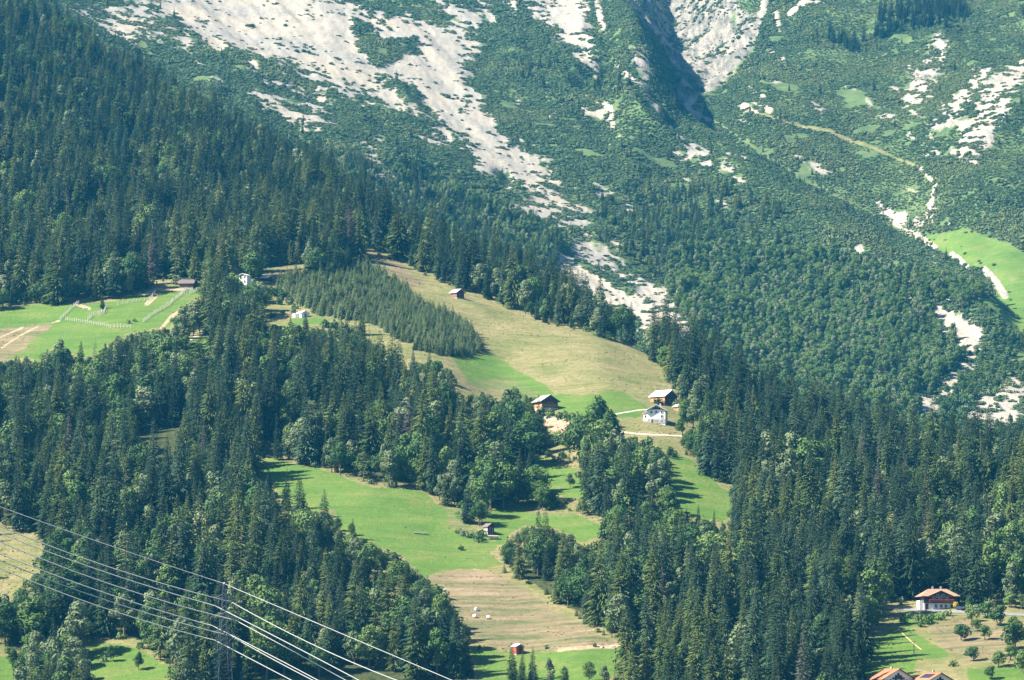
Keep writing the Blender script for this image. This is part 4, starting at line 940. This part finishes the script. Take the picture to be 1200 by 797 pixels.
# white gabled house
rz = R(-9); W, L = 8.4, 9.0; o = empty('white_house', seat(769.5, 496.5, W, L, rz), rz); tag(o, 'White three-storey gabled house with pale roof beside the white-roofed barn', 'house')
gable_body(MB(), W, L, 6.3, 8.7, -4).build('wall', M['white'], o); MB().box((0, -L / 2 - .04, 1.1), (W + .04, .12, 2.2)).build('base_band', M['stone'], o)
roof_slopes(o, W, L, 6.3, 8.7, 1.1, M['tin'])
boards(o, W - .8, 6.6, 8.7, -L / 2, M['dark_and_shaded'], z0=6.5)  # dark boards stand in for the roof overhang's shade on the gable peak
for x_, z_ in ((-2.3, 5.3), (0, 5.3), (2.6, 5.3), (2.6, 3.3), (-.2, 1.4), (2.3, 1.4)): opening(o, x_, -L / 2 - (.1 if z_ < 2 else 0), z_, .9 if z_ > 2 else .6, 1.1 if z_ > 2 else .6)
opening(o, -1.9, -L / 2 - .1, 1.1, .9, 1.9, 'door')
an = MB().box((-W / 2 - 1.1, .2, 1.2), (2.2, 5, 7.0)).build('annex', M['white'], o); opening(o, -W / 2 - 1.1, -2.3, 3.4, .8, 1.0)
MB().slab([(-W / 2 - 2.5, -2.6, 4.75), (-W / 2 - .01, -2.6, 5.4), (-W / 2 - .01, 3, 5.4), (-W / 2 - 2.5, 3, 4.75)], .15).build('annex_roof', M['tin'], o)
MB().box((1.2, 1.5, 8.8), (.7, .7, 1.8)).build('chimney', M['stone'], o)
# white house in the forest
rz = R(-28); W, L = 5.2, 5.2; o = empty('forest_house', seat(285, 334, W, L, rz), rz); tag(o, 'Narrow white house standing half hidden among tall spruces', 'house')
gable_body(MB(), W, L, 5.2, 6.1, -3).build('wall', M['white'], o); roof_slopes(o, W, L, 5.2, 6.1, .7, M['tin'])
for x_ in (-1.3, 1.3):
    for z_ in (1.8, 4.2): opening(o, x_, -L / 2, z_, 1.0, 1.4)
rz = R(30); W, L = 4.4, 7.0; o = empty('stone_hut', seat(357, 372, W, L, rz), rz); tag(o, 'Tiny white stone hut with pale roof below the young plantation', 'hut')
gable_body(MB(), W, L, 2.2, 3.3, -2).build('wall', M['white'], o); roof_slopes(o, W, L, 2.2, 3.3, .4, M['tin']); opening(o, 0, -L / 2, 1.0, .8, 1.7, 'door'); opening(o, 1.4, -L / 2, 1.3, .5, .6)
MB().box((-3.2, 1, .6), (2.6, 3.0, 3.0)).build('annex', M['white'], o)
# chalet
rz = R(6); W, L = 13.0, 9.5; o = empty('chalet', seat(1102, 714.5, W, L, rz), rz); tag(o, 'Chalet with tan hipped roof, red flower balcony and white ground floor by the road', 'chalet')
He, Hr = 4.9, 7.7
MB().box((0, 0, -.3), (W - .4, L - .4, 5.4)).build('wall', M['white'], o); MB().box((0, 0, 3.7), (W - .34, L - .34, 2.4)).build('upper_wall', M['dark_and_shaded'], o)
gable = MB(); b_ = 0; gable.v = [(-3.9, -L / 2 - .1, 2.6), (3.9, -L / 2 - .1, 2.6), (3.9, -L / 2 - .1, He), (0, -L / 2 - .1, 6.9), (-3.9, -L / 2 - .1, He), (-3.9, 0, 2.6), (3.9, 0, 2.6), (3.9, 0, He), (0, 0, 6.9), (-3.9, 0, He)]
gable.f = [(0, 1, 2, 3, 4), (9, 8, 7, 6, 5), (1, 6, 7, 2), (5, 0, 4, 9)]; gable.build('gable_wall', M['dark_and_shaded'], o)
ov = 1.1; rx = 3.6
A_ = [(-W / 2 - ov, -L / 2 - ov, He), (W / 2 + ov, -L / 2 - ov, He), (W / 2 + ov, L / 2 + ov, He), (-W / 2 - ov, L / 2 + ov, He), (-rx, 0, Hr), (rx, 0, Hr)]
for q in ((0, 1, 5, 4), (1, 2, 5), (2, 3, 4, 5), (3, 0, 4)): MB().slab([(A_[i][0], A_[i][1], A_[i][2] + .2) for i in q], .2).build('roof_slope', M['brown_tile'], o)
for s_ in (-1, 1):
    pts = [(0, -L / 2 - 1.6, 7.25), (s_ * 5.1, -L / 2 - 1.6, He - .2 + .35), (s_ * 5.1, -L / 2 + 1.2, He + .35), (0, 0.0, 7.25)]
    MB().slab(pts if s_ < 0 else pts[::-1], .2).build('gable_roof', M['brown_tile'], o)
bal = MB().box((.3, -L / 2 - .75, 2.7), (9.6, 1.3, .18)).build('balcony', M['dark_and_shaded'], o)
for i in range(19): MB().box((-4.4 + i * .52, -L / 2 - 1.38, 3.2), (.36, .07, .95)).build('balcony_board', M['redwood'], bal)
MB().box((.3, -L / 2 - 1.42, 3.72), (9.6, .34, .3)).build('flower_box', M['red'], bal)
for x_ in (-1.6, .4, 2.2, 4.4): opening(o, x_, -L / 2 + .2, 1.3, 1.0, 1.25)
for x_ in (-1, 1): opening(o, x_, -L / 2 - .1, 5.2, .9, 1.0)
for x_ in (-2.6, 0, 2.6): opening(o, x_, -L / 2 - .1, 3.9, .9, 1.2)
opening(o, -5.2, -L / 2 + .2, 1.1, 1.1, 2.2, 'door', frame='redwood'); opening(o, -1, -W / 2 + .2, 1.4, 1.0, 1.2, side='left')
MB().box((-W / 2 - .6, -1.5, 1.1), (1.6, 5.5, 4.6)).build('porch', M['white'], o)
for x_ in (-1.7, 1.5): MB().box((x_, .7, Hr + .4), (.6, .6, 1.6)).build('chimney', M['stone'], o)
# two houses cut by the lower edge of the photo
def village_house(u, v, W, L, He, Hr, deg, label, solar):
    rz = R(deg); o = empty('village_house', seat(u, v, W, L, rz), rz); tag(o, label, 'house')
    gable_body(MB(), W, L, He, Hr, -4).build('wall', M['white'], o); boards(o, W * .62, He - .3, Hr - .7, -L / 2, M['dark_and_shaded'], z0=He - 2.3)
    roof_slopes(o, W, L, He, Hr, 1.2, M['tile'])
    ba = MB().box((-.6, -L / 2 - .6, He - 2.5), (W * .55, 1.1, .16)).build('balcony', M['dark_and_shaded'], o)
    MB().box((-.6, -L / 2 - 1.2, He - 2.0), (W * .55, .3, .3)).build('flower_box', M['red'], ba)
    for x_ in (-2.2, 0, 2.2):
        opening(o, x_, -L / 2 - .1, He - 1.2, .9, 1.2); opening(o, x_, -L / 2, 1.4, .9, 1.2)
    opening(o, W * .4, -L / 2, He - 1.6, .9, 1.2)
    MB().box((.9, 1.6, Hr + .1), (.65, .65, 1.7)).build('chimney', M['stone'], o)
    if solar:
        sl_ = (Hr - He) / (W / 2)
        for i in range(3):
            y_ = -L / 2 + 1.4 + i * 2.5
            f = lambda x_, yy: (x_, yy, Hr - sl_ * abs(x_) + .42)
            MB().slab([f(-1.2, y_), f(-1.2, y_ + 2.1), f(-3.6, y_ + 2.1), f(-3.6, y_)], .08).build('solar_panel', M['panel'], o)
    return o
village_house(1052, 813, 11, 10, 5.4, 8.4, 22, 'White village house with orange roof and dark wooden gable at the lower edge', False)
village_house(1101, 817, 10.5, 10, 5.4, 8.2, 22, 'Orange-roofed village house with solar panels at the lower edge', True)
barn('roadside_house', 'Pale-roofed house at the right edge above the road among fruit trees', 'house', 1197, 699, 7, 8, 3.2, 4.8, 60, 'white', 'white', 'brown_tile', .6, .4, False)

# ------------------------------------------------------------------ roads and tracks
def ribbon(name, pts, wd, mat, label, lift=.12):
    W_ = [at(u, v, 0) for u, v in pts]; q = []
    for a, b_ in zip(W_[:-1], W_[1:]):
        n = max(1, int((b_ - a).length / 2.5)); q += [a.lerp(b_, k / n) for k in range(n)]
    q.append(W_[-1]); v, f = [], []
    nv = 5
    for i, p in enumerate(q):
        d = q[min(i + 1, len(q) - 1)] - q[max(i - 1, 0)]; d.z = 0; d.normalize(); nrm = Vector((-d.y, d.x, 0))
        for k in range(nv):
            s_ = (k / (nv - 1) - .5) * wd * (1 + .12 * math.sin(i * 1.7)); x_, y_ = p.x + nrm.x * s_, p.y + nrm.y * s_
            v.append((x_, y_, float(ground(x_, y_)) + lift))
    for i in range(len(q) - 1):
        for k in range(nv - 1): f.append((i * nv + k, i * nv + k + 1, (i + 1) * nv + k + 1, (i + 1) * nv + k))
    o = obj(name, mesh(name, v, f, mat)); o['kind'] = 'structure'; o['label'] = label
    return o
ribbon('road', [(1020,711.5),(1050,713),(1078,715.5),(1110,716.8),(1140,717),(1165,718.5),(1185,720),(1215,722)], 4.2, M['asphalt'], 'narrow paved road passing in front of the chalet')
ribbon('track', [(700,503),(725,506),(745,508.5),(765,510),(790,511),(800,511)], 3.0, M['gravel'], 'pale gravel track below the white house')
ribbon('track', [(628,487),(645,491),(655,491),(664,492)], 3.2, M['gravel'], 'pale gravel track below the orange-sided barn')
ribbon('track', [(205,405),(217,401),(230,395),(243,391),(262,388),(280,385)], 3.0, M['gravel'], 'pale track crossing the gap in the forest')
ribbon('track', [(715,487),(730,484),(748,481),(760,480)], 2.0, M['gravel'], 'narrow pale path along the green field edge')
ribbon('path', [(1053,737),(1060,745),(1070,754),(1080,762)], .5, M['hay'], 'faint pale footpath on the shaded lower meadow')

# ------------------------------------------------------------------ pasture fences: every post a part
post_me = MB().tube([(0, 0, -.4), (0.03, 0, 1.0), (0, 0, 2.0)], [.17, .16, .13], 5).mesh('post', M['post'])
def fence(pts, label, step=1.9, rails=True):
    W_ = [at(u, v, 0) for u, v in pts]; q = []
    for a, b_ in zip(W_[:-1], W_[1:]):
        n = max(1, round((b_ - a).length / step)); q += [a.lerp(b_, k / n) for k in range(n)]
    q.append(W_[-1])
    o = empty('pasture_fence', q[0]); tag(o, label, 'fence', 'fences of the pasture')
    for p in q:
        z_ = float(ground(p.x, p.y)) - q[0].z
        obj('post', post_me, o, (p.x - q[0].x + random.uniform(-.1, .1), p.y - q[0].y, z_), (random.uniform(-.08, .08), random.uniform(-.08, .08), 0), (1, 1, random.uniform(.85, 1.15)))
    for hgt in (.6, 1.4) if rails else ():
        MB().tube([(p.x - q[0].x, p.y - q[0].y, float(ground(p.x, p.y)) - q[0].z + hgt) for p in q], .045, 4).build('rail', M['post'], o)
fence([(71,375),(80,366),(92,356.5)], 'Leaning post fence on the left side of the pasture, running up to the forest')
fence([(77,375.5),(90,377.5),(105,379.5),(118,382),(130,384),(153,384.5)], 'Long white post fence along the lower edge of the pasture')
fence([(168,377.5),(177,371),(188,364),(199,357.5),(207,350),(213,345),(218,340.5)], 'Post fence climbing the pasture up to the brown hut')
fence([(213,346.5),(222,345),(230,341.5),(234,338)], 'Short post fence below the brown pasture hut')
fence([(103,375.5),(108,371),(114,368.5),(119,366)], 'Short white post fence in the middle of the pasture', 1.5)
fence([(116,370),(122,368),(125,361)], 'Bright white gate-like fence corner inside the pasture', 1.3)
fence([(138,358),(150,356),(160,354.5),(174,353),(179,348),(182,343)], 'Post fence along the upper side of the pasture below the forest edge', 2.6)

# ------------------------------------------------------------------ power line
base = at(262, 812, 0); PY = base.y; k_ = 600 / (T * (PY * cp))          # pixels per metre near the pylon
topz = (PY * tanE(684)) - base.z
o = empty('power_pylon', base, R(20)); tag(o, 'Tall grey steel lattice power pylon rising from the lower left woods', 'pylon')
def leg_at(sx, sy, t_): hw = 2.9 * (1 - t_) + .28 * t_; return Vector((sx * hw, sy * hw, t_ * topz))
for sx in (-1, 1):
    for sy in (-1, 1): MB().tube([leg_at(sx, sy, -.03), leg_at(sx, sy, .5), leg_at(sx, sy, 1)], [.16, .13, .1], 4).build('leg', M['steel'], o)
br = MB(); nlev = 17; lv = [1 - (1 - i / nlev) ** 1.15 for i in range(nlev + 1)]
for a, b_ in zip(lv[:-1], lv[1:]):
    for (s1, s2) in (((-1, -1), (1, -1)), ((1, -1), (1, 1)), ((1, 1), (-1, 1)), ((-1, 1), (-1, -1))):
        br.tube([leg_at(*s1, a), leg_at(*s2, b_)], .05, 3); br.tube([leg_at(*s2, a), leg_at(*s1, b_)], .05, 3); br.tube([leg_at(*s1, b_), leg_at(*s2, b_)], .07, 3)
q = br.build('bracing', M['steel'], o); q['kind'] = 'stuff'
MB().tube([(0, 0, topz - .3), (0, 0, topz + .5)], .25, 5).build('peak_cap', M['wrap'], o)
rzp = R(20); ends = []
for (vl, vr, ul, ur) in ((708, 703, 252, 271), (731, 725, 249, 276), (748.5, 743, 252, 271)):
    zc = PY * tanE((vl + vr) / 2 - 4.5) - base.z; half = 3.6 if ur - ul < 22 else 4.9
    t_ = zc / topz; hw = 2.9 * (1 - t_) + .28 * t_
    am = MB()
    for s_ in (-1, 1):
        for yy in (-hw, hw): am.tube([(s_ * hw, yy, zc), (s_ * half, 0, zc + .1)], .08, 4); am.tube([(s_ * hw, yy, zc + 1.3), (s_ * half, 0, zc + .15)], .07, 4)
    am.tube([(-half, 0, zc + .1), (half, 0, zc + .1)], .08, 4); am.build('crossarm', M['steel'], o)
    for s_ in (-1, 1): MB().tube([(s_ * half, 0, zc + .1), (s_ * half, 0, zc - .5), (s_ * half, 0, zc - .9)], [.16, .2, .14], 6).build('insulator', M['ceramic'], o)
cz, sz = math.cos(rzp), math.sin(rzp)
def cable(label, left, mid, right, rad):
    """left, mid, right: three sight points of the span each side, in the plane of the line; carried on beyond the frame"""
    def W3(u, v, dy): y_ = PY + dy; kx_, kz = ray(u, v); return Vector((kx_ * y_, y_, kz * y_))
    def quad(pts, us):
        (x0, y0), (x1, y1), (x2, y2) = pts
        return [y0 * (u - x1) * (u - x2) / ((x0 - x1) * (x0 - x2)) + y1 * (u - x0) * (u - x2) / ((x1 - x0) * (x1 - x2)) + y2 * (u - x0) * (u - x1) / ((x2 - x0) * (x2 - x1)) for u in us]
    ul = np.linspace(-320, mid[0], 26); ur = np.linspace(mid[0], right[1][0] + 60, 24)[1:]
    vl = quad([left[0], left[1], mid], ul); vr = quad([mid, right[0], right[1]], ur)
    pts = [W3(u, v, (u - mid[0]) * .10) for u, v in zip(ul, vl)] + [W3(u, v, (u - mid[0]) * -.12) for u, v in zip(ur, vr)]
    tag(MB().tube(pts, rad, 5).build('power_cable', M['cable'], None, True), label, 'cable', 'cables of the power line')
cable('Topmost thin earth wire over the tip of the pylon', [(0,594),(130,640)], (262.5,684), [(340,717),(529,797)], .13)
cable('Highest of the six bright conductors, hung on the right of the upper crossarm', [(0,617),(180,681)], (271,705.5), [(340,742.5),(464,797)], .17)
cable('Bright conductor on the left end of the upper crossarm', [(0,625),(180,689)], (252,710), [(340,755),(420,797)], .17)
cable('Bright conductor on the right end of the middle crossarm', [(0,635),(180,701)], (276,727), [(340,761.5),(405,797)], .17)
cable('Bright conductor on the left end of the middle crossarm', [(0,649),(180,713.5)], (249,733.5), [(340,780),(372,797)], .17)
cable('Bright conductor on the right end of the lower crossarm', [(0,657),(180,721)], (271,745.5), [(340,783.5),(366,797)], .17)
cable('Lowest bright conductor, on the left end of the lower crossarm', [(0,666),(180,731)], (252,750.5), [(318,785),(342,797.5)], .17)

# ------------------------------------------------------------------ small things in the fields
bale = MB()
for k in range(13):
    pass
bm = bmesh.new(); bmesh.ops.create_cone(bm, cap_ends=True, segments=18, radius1=.78, radius2=.78, depth=1.35); bmesh.ops.rotate(bm, verts=bm.verts, matrix=Matrix.Rotation(R(90), 3, 'X'))
bmesh.ops.bevel(bm, geom=[e for e in bm.edges if len(e.link_faces) == 2 and e.calc_face_angle(0) > 1], offset=.14, segments=2, affect='EDGES')
bale_me = bpy.data.meshes.new('hay_bale'); bm.to_mesh(bale_me); bm.free(); bale_me.materials.append(M['wrap'])
for u, v, lb, a in ((558.5, 716, 'White wrapped hay bale, uppermost of the three in the brown mown field', .5), (556.5, 724, 'White wrapped hay bale, lower left of the three in the brown mown field', 1.1), (572, 725.5, 'White wrapped hay bale, rightmost of the three in the brown mown field', 1.5)):
    p = at(u, v); tag(obj('hay_bale', bale_me, None, p + Vector((0, 0, .65)), (0, 0, a), (.95, .95, .9)), lb, 'hay bale', 'wrapped bales in the mown field')
p = at(492.5, 626); o = empty('cattle_trough', p, R(2)); tag(o, 'Long pale cattle trough lying in the middle green meadow', 'trough')
tr_ = MB(); tr_.box((0, 0, .45), (5.4, 1.0, .12)).box((0, -.5, .7), (5.4, .1, .5)).box((0, .5, .7), (5.4, .1, .5)).box((-2.7, 0, .7), (.1, 1.1, .5)).box((2.7, 0, .7), (.1, 1.1, .5)); tr_.build('basin', M['post'], o)
for x_ in (-2.3, 0, 2.3): MB().box((x_, 0, .15), (.25, .9, .6)).build('leg', M['dark_and_shaded'], o)
def pole(name, u, v, hpx, label, cat, mat, rad=.16, arm=False):
    p = at(u, v); H = hpx * p.y * T / 600; o = empty(name, p) if arm else None
    m_ = MB().tube([(0, 0, -.5), (.05, 0, H * .6), (0, 0, H)], [rad, rad * .85, rad * .6], 6)
    if arm:
        m_.build('pole', mat, o); MB().box((0, 0, H - .5), (1.5, .12, .12)).build('crossarm', mat, o)
        for s_ in (-.6, 0, .6): MB().tube([(s_, 0, H - .44), (s_, 0, H - .18)], .06, 5).build('insulator', M['ceramic'], o)
    else:
        r_ = random.Random(int(u))
        for q in range(7): z_ = H * r_.uniform(.3, .9); a = r_.uniform(0, 6.28); m_.tube([(0, 0, z_), (math.cos(a) * r_.uniform(.4, 1.1), math.sin(a) * .8, z_ + r_.uniform(-.1, .3))], [.06, .02], 3)
        o = m_.build(name, mat); o.location = p
    return tag(o, label, cat)
pole('utility_pole', 1071, 769, 18, 'Wooden utility pole in the shaded meadow above the village houses', 'utility pole', M['wood'], .16, True)
pole('utility_pole', 56, 783, 24, 'Pale utility pole among the bottom-left trees', 'utility pole', M['post'], .2, True)
for a in ((961,566,20,'Bare pale dead trunk in the right-hand forest, leftmost of three'),(1051,624,30,'Bare pale dead trunk in the forest above the chalet'),(1007,536,22,'Bare pale dead trunk by the brown gap on the right forest crest'),(270,548,44,'Tall bare pale trunk by the left end of the middle meadow'),
          (143,178,16,'Bare pale trunk in the upper left forest gap, left one'),(150,180,18,'Bare pale trunk in the upper left forest gap, right one'),(72,258,16,'Bare trunk beside the stony forest clearing')): pole('dead_trunk', *a, 'tree trunk', M['dead'], .3)
# yellow shrub, clipped thuja
p = at(1120, 713.5); o = empty('yellow_shrub', p); tag(o, 'Round yellow shrub at the right corner of the red-balcony chalet', 'shrub')
v_, f_ = [], []; leafy(v_, f_, random.Random(5), (0, 0, 1.5), (1.05, 1.05, 1.2), 420, .26); obj('foliage', mesh('foliage', v_, f_, LEAF['yellow']), o); MB().tube([(0, 0, -.3), (0, 0, 1.2)], .09, 5).build('stem', bark, o)
p = at(1136, 714); o = empty('thuja', p); tag(o, 'Dense dark conical thuja right of the chalet by the road', 'tree')
v_, f_ = [], []; r_ = random.Random(6)
for z_ in np.linspace(.5, 4.6, 14): rr = 1.65 * math.sqrt(max(.02, 1 - ((z_ - 1.4) / 3.6) ** 2)); leafy(v_, f_, r_, (0, 0, z_), (rr, rr, .5), 85, .28)
obj('crown', mesh('crown', v_, f_, LEAF['bdark']), o); MB().tube([(0, 0, -.4), (0, 0, 2.5)], .2, 6).build('trunk', bark, o)
def car(u, v, deg, mat, label):
    p = at(u, v); o = empty('parked_car', p + Vector((0, 0, .15)), R(deg)); tag(o, label, 'car')
    m_ = MB(); prof = [(-2.1, .35), (2.1, .35), (2.15, .8), (1.2, .95), (.7, 1.0), (-1.4, 1.0), (-2.1, .9)]
    for sy in (-.85, .85): m_.v += [(x_, sy, z_) for x_, z_ in prof]
    n = len(prof); m_.f = [tuple(range(n))[::-1], tuple(range(n, 2 * n))] + [(i, (i + 1) % n, n + (i + 1) % n, n + i) for i in range(n)]
    m_.build('body', mat, o)
    c_ = MB(); prof = [(.75, .98), (.2, 1.45), (-1.2, 1.45), (-1.7, .98)]
    for sy, k2 in ((-.78, .85), (.78, .85)): c_.v += [(x_, sy * (k2 if z_ > 1.2 else 1), z_) for x_, z_ in prof]
    c_.f = [(3, 2, 1, 0), (4, 5, 6, 7), (0, 1, 5, 4), (2, 3, 7, 6), (3, 0, 4, 7)]; c_.build('window', M['glass'], o)
    MB().slab([(.2, -.67, 1.49), (.2, .67, 1.49), (-1.2, .67, 1.49), (-1.2, -.67, 1.49)], .06).build('roof', mat, o)
    for x_ in (-1.3, 1.3):
        for y_ in (-.84, .84): MB().tube([(x_, y_ - .1, .33), (x_, y_ + .1, .33)], .33, 12).build('wheel', M['rubber'], o)
    for y_ in (-.6, .6): MB().box((2.13, y_, .7), (.08, .35, .16)).build('headlight', M['wrap'], o)
car(1126, 715, -60, M['car'], 'Dark blue car parked right of the chalet beside the yellow shrub')
car(1145, 716, 10, M['carw'], 'White car parked on the road right of the thuja')
# boulders on the bare ground
def boulder(name, u, v, sc, label, layer=0):
    p = at(u, v, layer); bm = bmesh.new(); bmesh.ops.create_icosphere(bm, subdivisions=2, radius=1); r_ = random.Random(int(u * 7 + v))
    for vx in bm.verts: vx.co *= r_.uniform(.75, 1.15)
    for vx in bm.verts: vx.co.z *= .65; vx.co *= sc
    me_ = bpy.data.meshes.new(name); bm.to_mesh(me_); bm.free(); me_.materials.append(M['stone']); tag(obj(name, me_, None, p), label, 'rock')
boulder('boulder', 100, 362, 1.5, 'Grey boulder lying inside the fenced pasture'); boulder('boulder', 1009, 540, 2.2, 'Pale rock below the dead trunk on the right forest crest'); boulder('boulder', 108, 251, 1.8, 'Pale rock at the top of the stony forest clearing')
boulder('boulder', 62, 273, 2.0, 'Pale rock at the left of the stony forest clearing'); boulder('boulder', 718, 758, 1.0, 'Pale stone in the bank under the mown field, left one'); boulder('boulder', 706, 759, .8, 'Pale stone in the bank under the mown field, middle'); boulder('boulder', 729, 757, 1.1, 'Pale stone in the bank under the mown field, right one')
